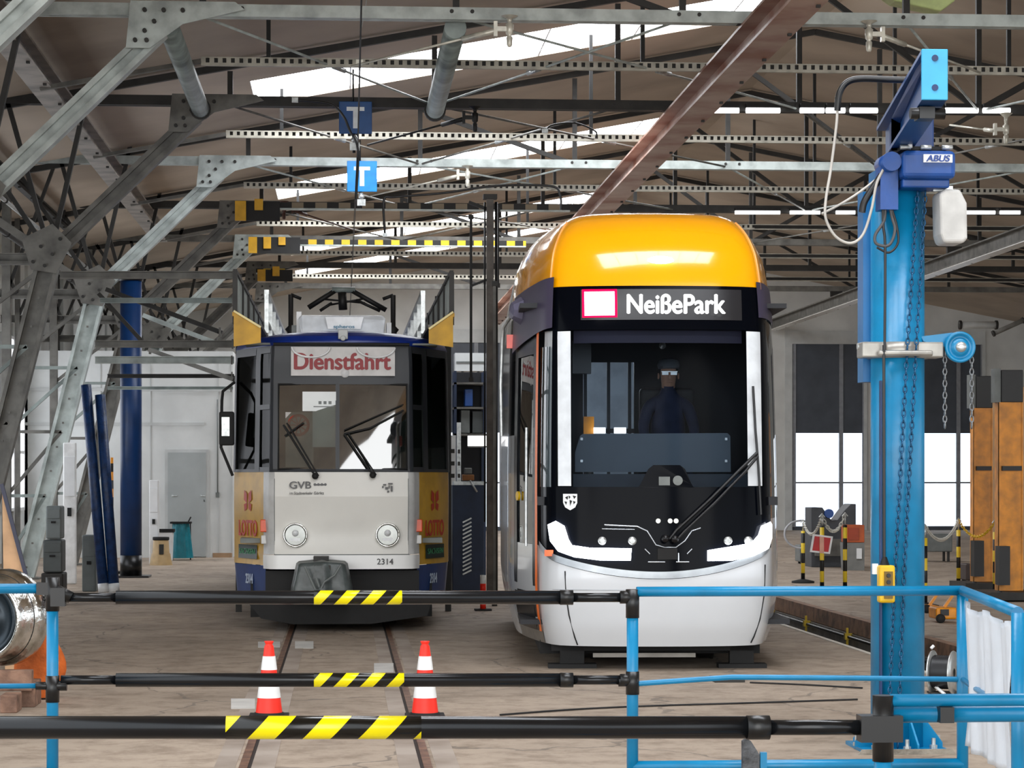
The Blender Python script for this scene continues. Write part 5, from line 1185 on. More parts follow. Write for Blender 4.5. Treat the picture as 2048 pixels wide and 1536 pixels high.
# grey tool cabinets and white board between the columns
def crate(px0, px1, py0, py1, Y, dep, m_, lab, name='tool_case', bev=.02, floor_=False, cat='case', sub=None):
    a, b = P(px0, py1, Y), P(px1, py0, Y)
    if floor_: a.z = 0
    t = thing(name, lab, cat, ((a.x + b.x) / 2, Y, a.z)); MB().box((a.x, Y, a.z), (b.x, Y + dep, b.z)).build('body', m_, t, bevel=bev)
    h = b.z - a.z; w = b.x - a.x
    MB().box((a.x + w * .08, Y - .012, a.z + h * .62), (b.x - w * .08, Y, a.z + h * .9)).build('front_panel', m_ if not sub else sub, t, bevel=.005)
    MB().box((a.x + w * .35, Y - .03, a.z + h * .48), (b.x - w * .35, Y, a.z + h * .54)).build('handle', RUB, t); return t
GC = mat('case_grey', '#6d7576', .5, 0, .1, 6); GC2 = mat('case_dark_grey', '#4c5253', .5, 0, .1, 6)
crate(86, 124, 1080, 1145, 30., .4, GC2, 'dark grey case, lower of two stacked by the leaning column')
crate(92, 122, 1012, 1078, 30., .38, GC, 'lighter grey case, upper of two stacked by the leaning column')
crate(82, 126, 1146, 1210, 30., .45, STEEL_D, 'low dark trolley carrying the two grey cases', name='trolley', floor_=True, cat='trolley')
crate(164, 192, 1070, 1165, 33.6, .3, GC, 'grey machine box behind the two blue tubes', name='machine_box', floor_=True)
crate(126, 152, 885, 1075, 36., .1, mat('lit_white_panel', '#f4f5f4', .5), 'tall white cupboard between the leaning columns', name='white_cupboard', cat='cupboard', floor_=True, sub=WHITEP)
crate(298, 317, 960, 1085, 44., .2, WHITEP, 'narrow white notice cabinet above the beige stool', name='notice_cabinet', cat='cabinet', floor_=True)
m_ = stripes('hazard_pole_orange', '#1a1714', '#e0912a', k=(0, 0, 1), period=.28)
p = P(224, 1000, 40.); t = thing('marking_pole', 'orange and black striped pole standing behind the blue tubes', 'pole', (p.x, 40, 0)); MB().tube((p.x, 40, 0), (p.x, 40, P(224, 915, 40.).z), .025, 10).build('pole', m_, t); MB().cbox((p.x, 40, .02), (.3, .3, .04)).build('foot', RUB, t)
# ---------------------------------------------------------------- work platforms beside the old tram
GRT = mat('platform_mesh_grey', '#7d8380', .5, .3, .2, 5)
def platform(px_in, px_out, side, lab):
    Y = 24.9; s = F_PX / 25.0
    xi = (px_in - 684) / s; xo = (px_out - 684) / s; zf = 2.92
    t = thing('work_platform', lab, 'platform', ((xi + xo) / 2, Y, zf), group='roof-level work platforms beside the old tram')
    ztop = CAM_H + (HOR - 640) / s; zout = CAM_H + (HOR - 628) / s; zin = CAM_H + (HOR - (660 if side < 0 else 662)) / s
    # yellow toe board, sloping cut
    MB().prism([(xo, Y - .22, zf), (xi, Y - .22, zf + .04), (xi, Y - .22, zin), (xo, Y - .22, zout)][::side], (0, .02, 0)).bar((xo, Y - .21, zout - .03), (xo, Y + .1, zout - .03), .03, .04).build('toe_board', mat('toe_board_yellow', '#cf9d1a', .5, 0, .2, 4), t, recalc=True)
    MB().bar((xo, Y - .23, zout), (xi, Y - .23, zin), .02, .02, up=(0, 1, 0)).build('board_edge', mat('edge_pale_yellow', '#e8d795', .4), t)
    zf = 3.17; m = MB(); m.box((min(xi, xo) - (.0), Y + .05, zf - .035), (max(xi, xo), Y + 12, zf)).build('deck', STEEL_M, t)
    # outer fence running along the tram: posts, rails and mesh infill
    m = MB(); X = xo + side * .0; zz = 3.72
    for k in range(7): m.bar((X, Y + .1 + k * 1.6, zf), (X, Y + .1 + k * 1.6, zz), .05, .05)
    for z in (zf + .05, 3.3, zz): m.bar((X, Y + .1, z), (X, Y + 9.7, z), .04, .04)
    m.build('outer_railing', STEEL_D, t)
    m = MB()
    for k in range(40): m.bar((X, Y + .2 + k * .24, zf + .05), (X, Y + .2 + k * .24, zz), .012, .05)
    m.build('mesh_infill', GRT, t)
    m = MB()
    for k in range(7): m.bar((xi, Y + 1.6 + k * 1.4, zf), (xi, Y + 1.6 + k * 1.4, 3.62), .045, .045)
    m.bar((xi, Y + 1.6, 3.62), (xi, Y + 10, 3.62), .05, .05); m.bar((xi, Y + 1.6, 3.3), (xi, Y + 10, 3.3), .03, .03); m.build('inner_railing', GALV, t)
    for k in range(1, 4): MB().bar((xo + side * .11, Y + .3 + k * 3.2, 0), (xo + side * .11, Y + .3 + k * 3.2, zf + .8), .07, .07).build('support_post', STEEL_D, t)
    return t
platform(521, 468, -1, 'yellow-ended work platform with railing on the left of the old tram')
platform(851, 899, 1, 'yellow-ended work platform with railing between the two trams')
# horizontal beams from the left platform to the columns
for i, (py, pa, pb_, Y, r_, m_) in enumerate(((550, 120, 472, 29., .09, STEEL_M), (601, 200, 470, 33., .07, STEEL_G), (688, 190, 470, 30.5, .09, STEEL_M), (720, 190, 468, 33.5, .1, STEEL_L), (752, 215, 468, 36, .06, STEEL_D), (776, 215, 466, 38, .05, STEEL_G))):
    a, b = P(pa, py, Y), P(pb_, py, Y); w_ = ['highest', 'second', 'third', 'pale fourth', 'dark fifth', 'lowest'][i]
    t = thing('platform_strut', 'horizontal steel strut, the %s of those joining the columns to the platform' % w_, 'strut', a, group='struts left of the old tram'); MB().chan(a, b, r_ * .7, r_, .012).build('strut', m_, t); MB().cbox(b - Vector((.03, 0, 0)), (.02, .1, .12)).build('end_plate', STEEL_M, t)
for i, (p0, p1) in enumerate((((215, 580), (440, 664)), ((290, 632), (432, 686)), ((300, 700), (470, 760)), ((200, 590), (300, 700)))):
    a, b = P(*p0, 34. + i), P(*p1, 33. + i); t = thing('diagonal_strut', 'sloping steel strut, %s, falling towards the old tram' % ['long dark upper one', 'short pale one', 'low thin one', 'steep one at the column knee'][i], 'strut', a, group='sloping struts left of the old tram'); MB().bar(a, b, .06, .1, up=(0, 1, 0)).build('strut', [STEEL_D, STEEL_L, STEEL_M, STEEL_D][i], t); MB().cbox(b, (.03, .1, .12)).build('end_plate', STEEL_M, t)

# ---------------------------------------------------------------- blue T signs and catenary fittings
TB1 = mat('sign_blue_dark', '#14508f', .4); TB2 = mat('sign_blue_bright', '#1f8fe0', .3); 
for (pxc, y0, y1, w, Y, m_, lab) in ((711, 203, 267, 66, 31.6, TB1, 'dark blue square T sign hanging higher, from the dark truss'), (724, 322, 383, 60, 37.6, TB2, 'bright blue square T sign hanging lower, over the old tram')):
    a, b = P(pxc - w / 2, y1, Y), P(pxc + w / 2, y0, Y); t = thing('t_sign', lab, 'sign', ((a.x + b.x) / 2, Y, a.z), group='blue T signs on the overhead line')
    MB().box((a.x, Y, a.z), (b.x, Y + .03, b.z)).build('plate', m_, t, bevel=.01)
    c = (a + b) / 2; wt = (b.x - a.x); MB().box((c.x - wt * .27, Y - .008, c.z + wt * .2), (c.x + wt * .27, Y, c.z + wt * .32)).box((c.x - wt * .075, Y - .008, c.z - wt * .33), (c.x + wt * .075, Y, c.z + wt * .2)).build('letter_t', mat('sign_white', '#eef3f5', .4), t)
    MB().tube((c.x - .03, Y + .02, b.z), (c.x - .03, Y + .02, CZ + .4), .012, 8).tube((c.x - .02, Y + .02, a.z - .25), (c.x - .02, Y + .02, a.z), .02, 8).build('hanger', STEEL_K, t)
    MB().cbox((c.x - .01, Y - .0, a.z - .17), (.13, .05, .1)).lathe((c.x - .01, Y, a.z - .12), (0, 0, 1), [(.02, 0), (.05, .03), (.05, .05), (.02, .1)], 12).build('line_clamp', GALV, t)
FIT = mat('fitting_pale', '#d9d6c8', .35, .3, .15, 10)
for i, (px, py, Y, arm, m_, lab) in enumerate(((1019, 62, 25.6, (702, 133), FIT, 'pale insulator under the front pale truss holding a long rod to the left'), (1738, 72, 25.6, (1960, 145), FIT, 'pale insulator left of the blue crane tip with rod to the right'),
     (935, 352, 37.8, (740, 392), FIT, 'pale insulator right of the bright T sign'), (950, 238, 31.8, (735, 290), STEEL_K, 'black insulator right of the dark T sign'), (568, 420, 43.8, (712, 462), mat('rust_dark', '#4a2b20', .6), 'rusty insulator under the bright skylight edge left of the pantograph'), (2012, 262, 31.8, (1900, 250), FIT, 'insulator at the right edge beside the crane tip'))):
    c = P(px, py, Y); t = thing('line_insulator', lab, 'insulator', c, group='overhead line insulators')
    top = CZ - .06
    MB().lathe((c.x, Y, c.z - .17), (0, 0, 1), [(.02, 0), (.03, .02), (.035, .1), (.02, .12), (.04, .14), (.045, .24), (.02, .26), (.03, max(.3, top - c.z + .12)), (.09, max(.33, top - c.z + .17))], 16).build('body', m_, t)
    sg = -1 if arm[0] < px else 1
    MB().cbox((c.x + sg * .09, Y, c.z + .02), (.14, .05, .05)).cbox((c.x + sg * .15, Y, c.z + .02), (.04, .06, .16)).build('clevis', m_, t)
    e = P(arm[0], arm[1], Y + 1.2); s0 = Vector((c.x + sg * .15, Y, c.z)); MB().tube(s0, s0.lerp(e, .22), .03, 10).tube(s0.lerp(e, .2), e, .014, 8).build('pull_rod', m_, t)
# contact wire over the old tram and a vertical drop wire
t = thing('contact_wire', 'thin overhead wire running back above the old tram', 'wire', (.18, 22, 5.9)); MB().path([(.16, 21.5, 5.95), (.18, 32, 5.72), (.17, 44, 5.75), (.15, 71, 5.75)], .007, 6).build('wire', STEEL_K, t); MB().path([(.16, 21.5, 6.2), (.18, 32, 6.05), (.17, 44, 6.1), (.15, 71, 6.1)], .005, 6).build('carrier_wire', STEEL_K, t)
t = thing('drop_wire', 'thin wire hanging from the roof at the top above the T signs', 'wire', P(726, 60, 27)); MB().path([P(735, -10, 27), P(722, 60, 27), P(718, 140, 27)], .006, 6).build('wire', GALV, t); MB().cbox(P(719, 125, 27), (.08, .04, .06)).build('clamp', FIT, t)
cabs = [([(590, 200), (640, 204), (668, 212), (688, 234), (700, 262), (716, 300), (712, 400)], 31.2, .016, 'black supply cable sagging past the dark blue T sign'), ([(1090, 262), (1105, 250), (1150, 246), (1190, 262), (1192, 276)], 33., .012, 'black looped cable right of the pale perforated channel'), ([(770, 470), (768, 400), (790, 394), (888, 386), (990, 372), (1100, 372), (1120, 390), (1122, 420)], 40., .02, 'black cable conduit bending above the gap between the trams')]
for l_, Y_, r_, lb in cabs:
    pts = smooth([P(a, b, Y_) for a, b in l_]); t = thing('hanging_cable', lb, 'cable', pts[0]); MB().path(pts, r_, 8).build('cable', BLACK, t); MB().cbox(pts[0], (.08, .06, .06)).build('clip', GALV, t)
# green-yellow hanging case at the top edge
p = P(1845, 5, 26.5); t = thing('exit_lamp', 'pale yellow-green box hanging at the top edge over the crane', 'lamp', p); q = [P(a, b, 26.5) for a, b in ((1760, -20), (1790, 2), (1882, 22), (1912, 0), (1890, -25))]; MB().prism(q[::-1], (0, .3, 0)).build('housing', mat('lime_box', '#d3e39a', .4), t, recalc=True, bevel=.02); MB().tube((p.x, 26.6, p.z + .1), (p.x, 26.6, p.z + 1.2), .01, 6).build('suspension', STEEL_K, t)
# hazard-marked crane girders under the far trusses
HB = stripes('girder_blocks', '#12100d', '#8a7c66', k=(1, 0, 0), period=.42, rough=.6); HB2 = stripes('girder_blocks_yellow', '#14120f', '#d8b21c', k=(1, 0, 0), period=.34, rough=.6)
for py, pa, pb_, Y, h_, m_, ends, l in ((410, 560, 1140, 43.2, .1, HB, ((470, 492, 402, 441), (509, 526, 398, 420)), 'girder with brown and black blocks above the old tram'), (483, 500, 1052, 49.4, .1, HB2, ((497, 514, 474, 506), (527, 542, 474, 497), (557, 571, 474, 490)), 'girder with yellow and black blocks, lower in view'), (541, 512, 570, 55.6, .09, HB2, ((515, 531, 539, 562), (545, 559, 533, 552)), 'short far girder with yellow blocks left of the pantograph')):
    a, b = P(pa, py, Y), P(pb_, py, Y); t = thing('crane_girder', l, 'girder', a, group='hazard-marked girders'); MB().box((a.x, Y, a.z - h_ / 2), (b.x, Y + .12, a.z + h_ / 2)).build('girder', m_, t); MB().box((a.x, Y - .02, a.z - h_ / 2 - .03), (b.x, Y + .12, a.z - h_ / 2 - .005)).build('lower_flange', STEEL_L, t)
    for q0, q1, q2, q3 in ends:
        c0, c1 = P(q0, q3, Y - .1), P(q1, q2, Y - .1); MB().box((c0.x, Y - .12, c0.z), (c1.x, Y - .06, c1.z)).build('end_block', mat('block_yellow', '#dba61c', .5), t)
    c0 = P(ends[0][0], ends[0][3], Y - .1); c1 = P(ends[-1][1], ends[0][2], Y - .1); MB().box((c0.x, Y - .055, c0.z), (c1.x + .3, Y - .005, c1.z)).build('end_carriage', STEEL_K, t)
# hall posts between the trams
for i, (px, w_, Y, z0, z1_, m_, lab) in enumerate(((980, .09, 31.5, 0, 5.3, mat('mast_brown_grey', '#5f5750', .6, 0, .3, 5), 'brown-grey steel mast rising between the two trams'), (989, .035, 29.5, 0, 4.0, STEEL_M, 'thin pale pipe mast hugging the orange tram'), (942, .035, 33., 2.9, 5.2, STEEL_K, 'black hanging pipe left of the tall mast'), (996, .03, 33., 4.2, 5.3, STEEL_K, 'short black hanging pipe right of the tall mast'))):
    c = P(px, 700, Y); t = thing('steel_mast', lab, 'mast', (c.x, Y, z0), group='pipes and masts between the trams')
    MB().bar((c.x, Y, z0), (c.x, Y, z1_), w_, w_).build('shaft', m_, t); MB().cbox((c.x, Y, z1_ - .03), (w_ * 2, w_ * 2, .06)).cbox((c.x, Y, z0 + .03), (w_ * 1.8, w_ * 1.8, .06)).build('collar', STEEL_D, t)
    if i == 0:
        MB().tube((c.x + .08, Y - .05, .0), (c.x + .08, Y - .05, 5.2), .02, 8).tube((c.x - .07, Y - .03, 1.0), (c.x - .07, Y - .03, 5.2), .012, 8).build('cable', BLACK, t)
        MB().bar((c.x, Y, 5.1), (c.x - .28, Y, 5.2), .04, .05, up=(0, 1, 0)).bar((c.x, Y, 4.2), (c.x - .25, Y, 4.1), .03, .04, up=(0, 1, 0)).build('bracket', STEEL_K, t)

# ---------------------------------------------------------------- workshop clutter between the trams
NB = mat('bench_navy', '#1b2c48', .5, 0, .15, 5)
YV = 33.
def wpx(px, py, Y=YV): return P(px, py, Y)
t = thing('tool_cabinet', 'dark blue workshop cabinet seen between the trams', 'cabinet', (wpx(935, 1185).x, YV, 0))
a, b = wpx(905, 1185), wpx(968, 870); MB().box((a.x, YV, 0), (b.x, YV + .5, 1.48)).build('body', NB, t, bevel=.01); m = MB()
for k in range(14): m.bar((a.x + .14, YV - .02, .25 + k * .055), (a.x + .26, YV - .02, .31 + k * .055), .02, .02)
m.build('hose_rib', GALV, t); MB().box((a.x + .02, YV - .03, 1.48), (b.x, YV + .5, 1.53)).build('worktop', GALV, t)
t = thing('work_light', 'bright white lamp panel over the workshop bench between the trams', 'lamp', wpx(955, 885)); a, b = wpx(935, 892), wpx(975, 872); MB().box((a.x, YV - .1, a.z), (b.x, YV - .05, b.z)).build('lamp_panel', emit('lamp_panel_on', '#ffffff', 2.5), t); MB().box((a.x, YV - .05, a.z - .02), (b.x, YV, b.z + .03)).build('housing', STEEL_D, t)
t = thing('vise', 'orange-brown machine vise on the bench between the trams', 'vise', wpx(935, 955)); a = wpx(936, 955); MB().cbox(a, (.16, .2, .08)).build('body', mat('vise_orange', '#8f5a24', .5), t, bevel=.01); MB().tube(a + Vector((.02, -.1, -.04)), a + Vector((.12, -.1, -.2)), .014, 8).build('handle', GALV, t); MB().cbox(a + Vector((0, 0, .09)), (.1, .15, .08)).build('jaw', GREYP, t, bevel=.01)
t = thing('storage_rack', 'dark shelf rack with grey boxes high between the trams', 'rack', (wpx(935, 900, 36).x, 36, 0)); a, b = wpx(908, 870, 36), wpx(972, 742, 36); m = MB()
for x in (a.x, b.x - .04): m.box((x, 36, 0), (x + .04, 36.04, b.z)); m.box((x, 36.5, 0), (x + .04, 36.54, b.z))
m.build('upright', NB, t)
for py in (866, 812, 762):
    z = wpx(0, py, 36).z; MB().box((a.x, 36, z - .03), (b.x, 36.54, z)).build('shelf', STEEL_M, t)
MB().box((a.x, 36.54, 1.2), (b.x, 36.56, b.z)).build('back_panel', mat('rack_back_dark', '#12151b', .7), t)
for i, (pa, pb_, py0, py1, m_, l) in enumerate(((922, 940, 866, 820, GREYP, 'grey box on the lower shelf of the rack between the trams'), (945, 968, 866, 822, GC2, 'darker box beside the grey one on the lower shelf'), (930, 946, 812, 778, BLUE_D, 'blue box on the middle shelf of the rack between the trams'))):
    a, b = wpx(pa, py0, 36), wpx(pb_, py1, 36); MB().box((a.x, 36.05, a.z), (b.x, 36.4, b.z)).build('storage_box', m_, bevel=.01, label=l, cat='box')
t = thing('pale_locker', 'pale grey cupboard high between the trams above the dark rack', 'cupboard', wpx(935, 740, 38)); a, b = wpx(910, 742, 38), wpx(972, 706, 38); MB().box((a.x, 38, a.z), (b.x, 38.4, b.z)).build('body', WALLG, t); MB().box((a.x + .02, 37.98, (a.z + b.z) / 2 - .01), (b.x - .02, 38, (a.z + b.z) / 2 + .01)).build('seam', GREYP, t); MB().box((a.x + .1, 38, 0), (a.x + .14, 38.04, a.z)).box((b.x - .14, 38, 0), (b.x - .1, 38.04, a.z)).build('leg', STEEL_D, t)
Yc = 28.5; p = P(966, 1185, Yc); p.z = 0; t = thing('red_white_post', 'short red and white post standing beside the orange tram', 'post', p)
S = F_PX / Yc
for k, m_ in enumerate((CR, CW, CR, CW)):
    MB().tube((p.x, Yc, .02 + .1 * k), (p.x, Yc, .12 + .1 * k), .035, 14).build('band', m_, t)
MB().cbox((p.x, Yc, .01), (.2, .2, .02)).build('foot', RUB, t)
for i, (px, py, w_, h_, Y, m_, l) in enumerate(((905, 1040, .1, 1.3, 35, WHITEP, 'white shelf upright with papers right beside the yellow tram panel'), (918, 1000, .06, 1.5, 35.5, GALV, 'thin shiny upright next to the white shelf upright'))):
    p = P(px, py, Y); t = thing('shelf_upright', l, 'shelf', (p.x, Y, 0)); MB().box((p.x - w_ / 2, Y, 0), (p.x + w_ / 2, Y + .1, h_ + .9)).build('upright', m_, t); m = MB()
    for k in range(9): m.box((p.x - w_ * .3, Y - .01, .5 + k * .18), (p.x + w_ * .3, Y, .56 + k * .18))
    m.build('slot', STEEL_D, t)

# ---------------------------------------------------------------- right side of the hall
JB = mat('jack_cap_black', '#1d1e20', .5)
for i, (pa, pb_, yt, yk, yb_, Y, lab) in enumerate(((1948, 1985, 752, 812, 1165, 33.2, 'orange lifting column, left of the pair, black capped'), (1998, 2046, 740, 800, 1190, 30.5, 'orange lifting column, right of the pair at the picture edge'))):
    a, b = P(pa, yb_, Y), P(pb_, yt, Y); zk = P(0, yk, Y).z; w = b.x - a.x; t = thing('lifting_column', lab, 'lifting jack', ((a.x + b.x) / 2, Y, 0), group='orange lifting columns')
    MB().chan(((a.x + b.x) / 2, Y + .1, .06), ((a.x + b.x) / 2, Y + .1, zk), .22, w, .02, up=(1, 0, 0), back=-1).box((a.x, Y, .06), (b.x, Y + .04, zk)).build('mast', ORJ, t)
    MB().box((a.x + .03, Y - .01, zk), (b.x - .0, Y + .22, b.z)).build('motor_cap', JB, t, bevel=.01)
    MB().box((a.x - .05, Y + .02, zk), (a.x + .03, Y + .2, b.z + .02)).build('guard', GREYP, t)
    MB().box((b.x, Y + .02, .3), (b.x + .06, Y + .06, zk + .2)).build('guide_rail', mat('guide_rail', '#a5825d', .4, .4), t)
    z = P(0, 936, Y).z; MB().cbox(((a.x + b.x) / 2, Y - .03, z), (w * .8, .06, .06)).build('carriage_lock', JB, t)
    MB().box((a.x - .25, Y - .5, .02), (b.x + .2, Y + .4, .12)).build('base', STEEL_D, t); MB().cbox((a.x + .02, Y - .1, .45), (.14, .2, .5)).build('lift_arm', JB, t)
    m = MB()
    for x in (a.x - .1, b.x + .1): m.lathe((x - .02, Y - .4, .07), (1, 0, 0), [(.0, 0), (.07, 0), (.07, .04), (0, .04)], 14)
    m.build('wheel', RUB, t)
# low orange lifting carriage pieces
for i, (pa, pb_, py0, py1, l) in enumerate(((1846, 1880, 1226, 1210, 'low orange beam foot just right of the blue crane column'), (1872, 1914, 1246, 1212, 'orange floor carriage with wheel beside the corner post'))):
    g = G((pa + pb_) / 2, py0); S = F_PX / g.dot(FW); w = (pb_ - pa) / S; h = (py0 - py1) / S * .9; t = thing('floor_jack', l, 'jack', g); MB().box((g.x - w / 2, g.y, .04), (g.x + w / 2, g.y + .35, h)).build('body', ORJ, t, bevel=.02); MB().box((g.x - w * .3, g.y - .02, h * .5), (g.x + w * .1, g.y, h * .9)).build('pocket', JB, t); m = MB(); m.lathe((g.x - w * .3, g.y - .03, .05), (0, 1, 0), [(0, 0), (.05, 0), (.05, .04), (0, .04)], 12); m.build('wheel', RUB, t); MB().bar((g.x, g.y + .1, h), (g.x + .1, g.y + .1, h + .14), .03, .03).build('lever', ORJ, t)
# striped posts with chain
HZP = stripes('striped_post', '#141414', '#e8c832', k=(0, 0, 1), period=.30, rough=.5)
PO = []
for i, (px, ptop, pbot, l) in enumerate(((1606, 1062, 1166, 'thin striped post nearest the orange tram'), (1644, 1052, 1186, 'striped post holding the red sign board'), (1690, 1050, 1186, 'striped post in front of the orange crate'), (1850, 1076, 1215, 'striped post just right of the blue crane column'), (1917, 1060, 1178, 'striped post between the two window lights right of the crane'), (1990, 1064, 1190, 'striped post in front of the orange lifting columns'))):
    g = G(px, pbot); S = F_PX / g.dot(FW); zt_ = CAM_H + (HOR - ptop) / S; t = thing('chain_post', 'black and yellow ' + l, 'post', g, group='black and yellow chain posts')
    MB().tube(g, g + Vector((0, 0, zt_)), .03, 12).build('post', HZP, t); MB().tube(g + Vector((0, 0, zt_)), g + Vector((0, 0, zt_ + .15)), .012, 8).path([g + Vector((-.04, 0, zt_ + .12)), g + Vector((0, 0, zt_ + .17)), g + Vector((.04, 0, zt_ + .12))], .008, 6).build('hook', GALV, t)
    MB().lathe(g, (0, 0, 1), [(.17, 0), (.17, .03), (.04, .06)], 20).build('foot', RUB, t); PO.append(g + Vector((0, 0, zt_ + .14)))
for i, (a, b) in enumerate(((0, 1), (1, 2), (3, 4), (4, 5))):
    A, B = PO[a], PO[b]; pts = [A.lerp(B, k / 14) - Vector((0, 0, .22 * 4 * (k / 14) * (1 - k / 14))) for k in range(15)]
    chain(pts, WHITEP, .06, .02, .007).build('barrier_chain', mat('chain_white', '#d6d5cc', .5) if i < 3 else YEL, label='sagging plastic chain %s' % ['left of the red sign post', 'right of the red sign post', 'right of the blue crane column', 'in front of the orange lifting columns'][i], cat='chain', group='chains between striped posts')
g = PO[1]; q = [P(a, b, g.y - .06) for a, b in ((1626, 1068), (1666, 1073), (1660, 1108), (1620, 1104))]; sb = thing('warning_board', 'red board with white border hanging on a striped post', 'sign', (q[0] + q[2]) / 2)
MB().prism(q[::-1], (0, .015, 0)).build('board', WHITEP, sb, recalc=True); c = sum(q, Vector()) / 4; MB().prism([c + (v - c) * .8 + Vector((0, -.006, 0)) for v in q][::-1], (0, .006, 0)).build('red_field', mat('sign_red', '#c7171c', .5), sb, recalc=True)
MB().box(c + Vector((-.03, -.02, -.12)), c + Vector((.03, -.008, .1))).build('printed_stroke', mat('salmon', '#eab09a', .6), sb)
# machines and crates before the gate
def mach(pts, Y, dep, m_, name, lab, cat, extra=None):
    q = [P(a, b, Y) for a, b in pts]; zmin = min(v.z for v in q)
    for v in q:
        if v.z < zmin + .08: v.z = 0
    t = thing(name, lab, cat, ((q[0].x + q[-1].x) / 2, Y, 0)); MB().prism(q, (0, dep, 0)).build('body', m_, t, recalc=True, bevel=.01)
    if extra: extra(t, q)
    return t
def ex_m(t, q):
    x0 = min(v.x for v in q); x1 = max(v.x for v in q); MB().box((x0 + .05, 41.9, .2), (x1 - .1, 42, .5)).build('base_panel', STEEL_M, t); MB().tube((x0 + .3, 41.9, .95), (x0 + .3, 42, .95), .08, 16).build('dial', BLUE_D, t)
mach([(1623, 1150), (1623, 1015), (1645, 1015), (1655, 1030), (1664, 1042), (1675, 1040), (1690, 1020), (1702, 1008), (1712, 1008), (1712, 1150)], 42, .6, mat('machine_charcoal', '#3d4045', .5, 0, .2, 5), 'lathe_machine', 'charcoal machine with a curved notch in its top, before the bright gate', 'machine', ex_m)
def ex_c(t, q): MB().box((q[0].x + .03, 40.45, q[0].z + .25), (q[0].x + .28, 40.5, q[1].z - .05)).build('label_area', mat('crate_red', '#a8411f', .6), t)
a_, b_ = P(1692, 1085, 40.5), P(1729, 1050, 40.5); t = thing('orange_crate', 'orange-red crate on a shelf stand left of the blue crane column', 'crate', (a_.x, 40.5, a_.z)); MB().box((a_.x, 40.5, a_.z), (b_.x, 40.9, b_.z)).build('body', mat('crate_orange', '#c35a26', .5), t, bevel=.01); MB().box((a_.x + .04, 40.48, a_.z + .05), (b_.x - .1, 40.5, b_.z - .05)).build('side_panel', mat('crate_red', '#a8411f'), t)
t = thing('crate_stand', 'grey sloping stand carrying the orange-red crate', 'stand', (a_.x, 40.5, 0)); MB().prism([(a_.x, 40.5, 0), (b_.x, 40.5, 0), (b_.x, 40.5, a_.z - .005), (a_.x - .02, 40.5, a_.z - .005)], (0, .4, 0)).build('body', mat('stand_grey', '#7f807d', .6), t, recalc=True); MB().box((b_.x - .14, 40.48, .2), (b_.x - .05, 40.5, a_.z - .1)).build('paper', WHITEP, t)
for i, (pa, pb_, py0, py1, Y, m_, nm, l) in enumerate(((1600, 1648, 1166, 1090, 43.5, GREYP, 'floor_machine', 'grey floor machine with hoses beside the orange tram'), (1650, 1690, 1165, 1105, 43.6, JB, 'tool_trolley', 'black tool trolley under the red board'), (1846, 1905, 1108, 1068, 44.5, GREYP, 'work_bench', 'grey bench plate before the bright window right of the crane'), (1932, 1952, 1190, 1128, 35.5, mat('bin_brown', '#3d302c', .6), 'brown_bin', 'dark brown bin left of the orange lifting columns'))):
    a, b = P(pa, py0, Y), P(pb_, py1, Y); t = thing(nm, l, 'machine' if i < 3 else 'bin', ((a.x + b.x) / 2, Y, 0)); z0 = 0 if i != 2 else a.z
    MB().box((a.x, Y, z0 + .04), (b.x, Y + .5, b.z)).build('body', m_, t, bevel=.02)
    m = MB()
    for x in (a.x + .05, b.x - .08): m.box((x, Y + .05, 0), (x + .04, Y + .1, z0 + .05)); m.box((x, Y + .4, 0), (x + .04, Y + .45, z0 + .05))
    m.build('leg', STEEL_D, t)
    if i == 0:
        MB().path(smooth([Vector((a.x - .02 + .3 * math.cos(k * .7), Y - .05 - .03 * k, .55 + .25 * math.sin(k * .7))) for k in range(10)]), .02, 8).build('hose', mat('hose_pale', '#c9cbd0', .4), t)
    if i == 1: MB().cbox((a.x + .15, Y - .06, .3), (.14, .06, .3)).build('blue_bottle_rack', BLUE_D, t)
# pipes near the gate top right
for i, (p0, p1, Y, r, m_, l) in enumerate((((2048, 640), (1985, 668), 48, .05, STEEL_M, 'sloping grey pipe under the roof at the far right'), ((1918, 650), (1995, 650), 60, .09, WALLG, 'white horizontal duct under the roof right of the crane'))):
    a, b = P(*p0, Y), P(*p1, Y); t = thing('duct', l, 'duct', a); MB().tube(a, b, r, 12).build('pipe', m_, t); MB().tube(a, a.lerp(b, .06), r * 1.3, 12).tube(b, b.lerp(a, .06), r * 1.3, 12).build('collar', STEEL_D, t)

# ---------------------------------------------------------------- cable reel, floor cables, small bracket
g = G(1886, 1388); t = thing('cable_reel', 'galvanised reel wound with black cable right of the crane column', 'cable reel', g)
ax = Vector((.86, -.5, 0)).normalized(); r0 = .155; c = g + Vector((0, 0, r0 + .004))
MB().lathe(c - ax * .075, ax, [(.03, -.008), (r0, -.008), (r0 + .004, 0), (r0, .004), (.03, .004)], 40, cap=False).build('flange', mat('reel_zinc', '#c7cac9', .3, .7, .15, 12), t)
MB().lathe(c + ax * .075, ax, [(.03, -.004), (r0, -.004), (r0 + .004, 0), (r0, .008), (.03, .008)], 40, cap=False).build('flange', mat('reel_zinc', '#c7cac9'), t)
pr = [(.06, -.07)]
for k in range(9): pr += [(.118, -.068 + k * .0155), (.124, -.061 + k * .0155)]
MB().lathe(c, ax, pr + [(.06, .07)], 36).build('wound_cable', mat('reel_cable_black', '#1c1e22', .4), t)
MB().path([c - ax * .09 + Vector((.0, 0, .17)), c - ax * .1 + Vector((.03, 0, .19))], .012, 8).path([c - ax * .1, c - ax * .12 + Vector((0, 0, -.06)), g - ax * .02 + Vector((0, -.12, .01))], .012, 8).build('crank_handle', WHITEP, t)
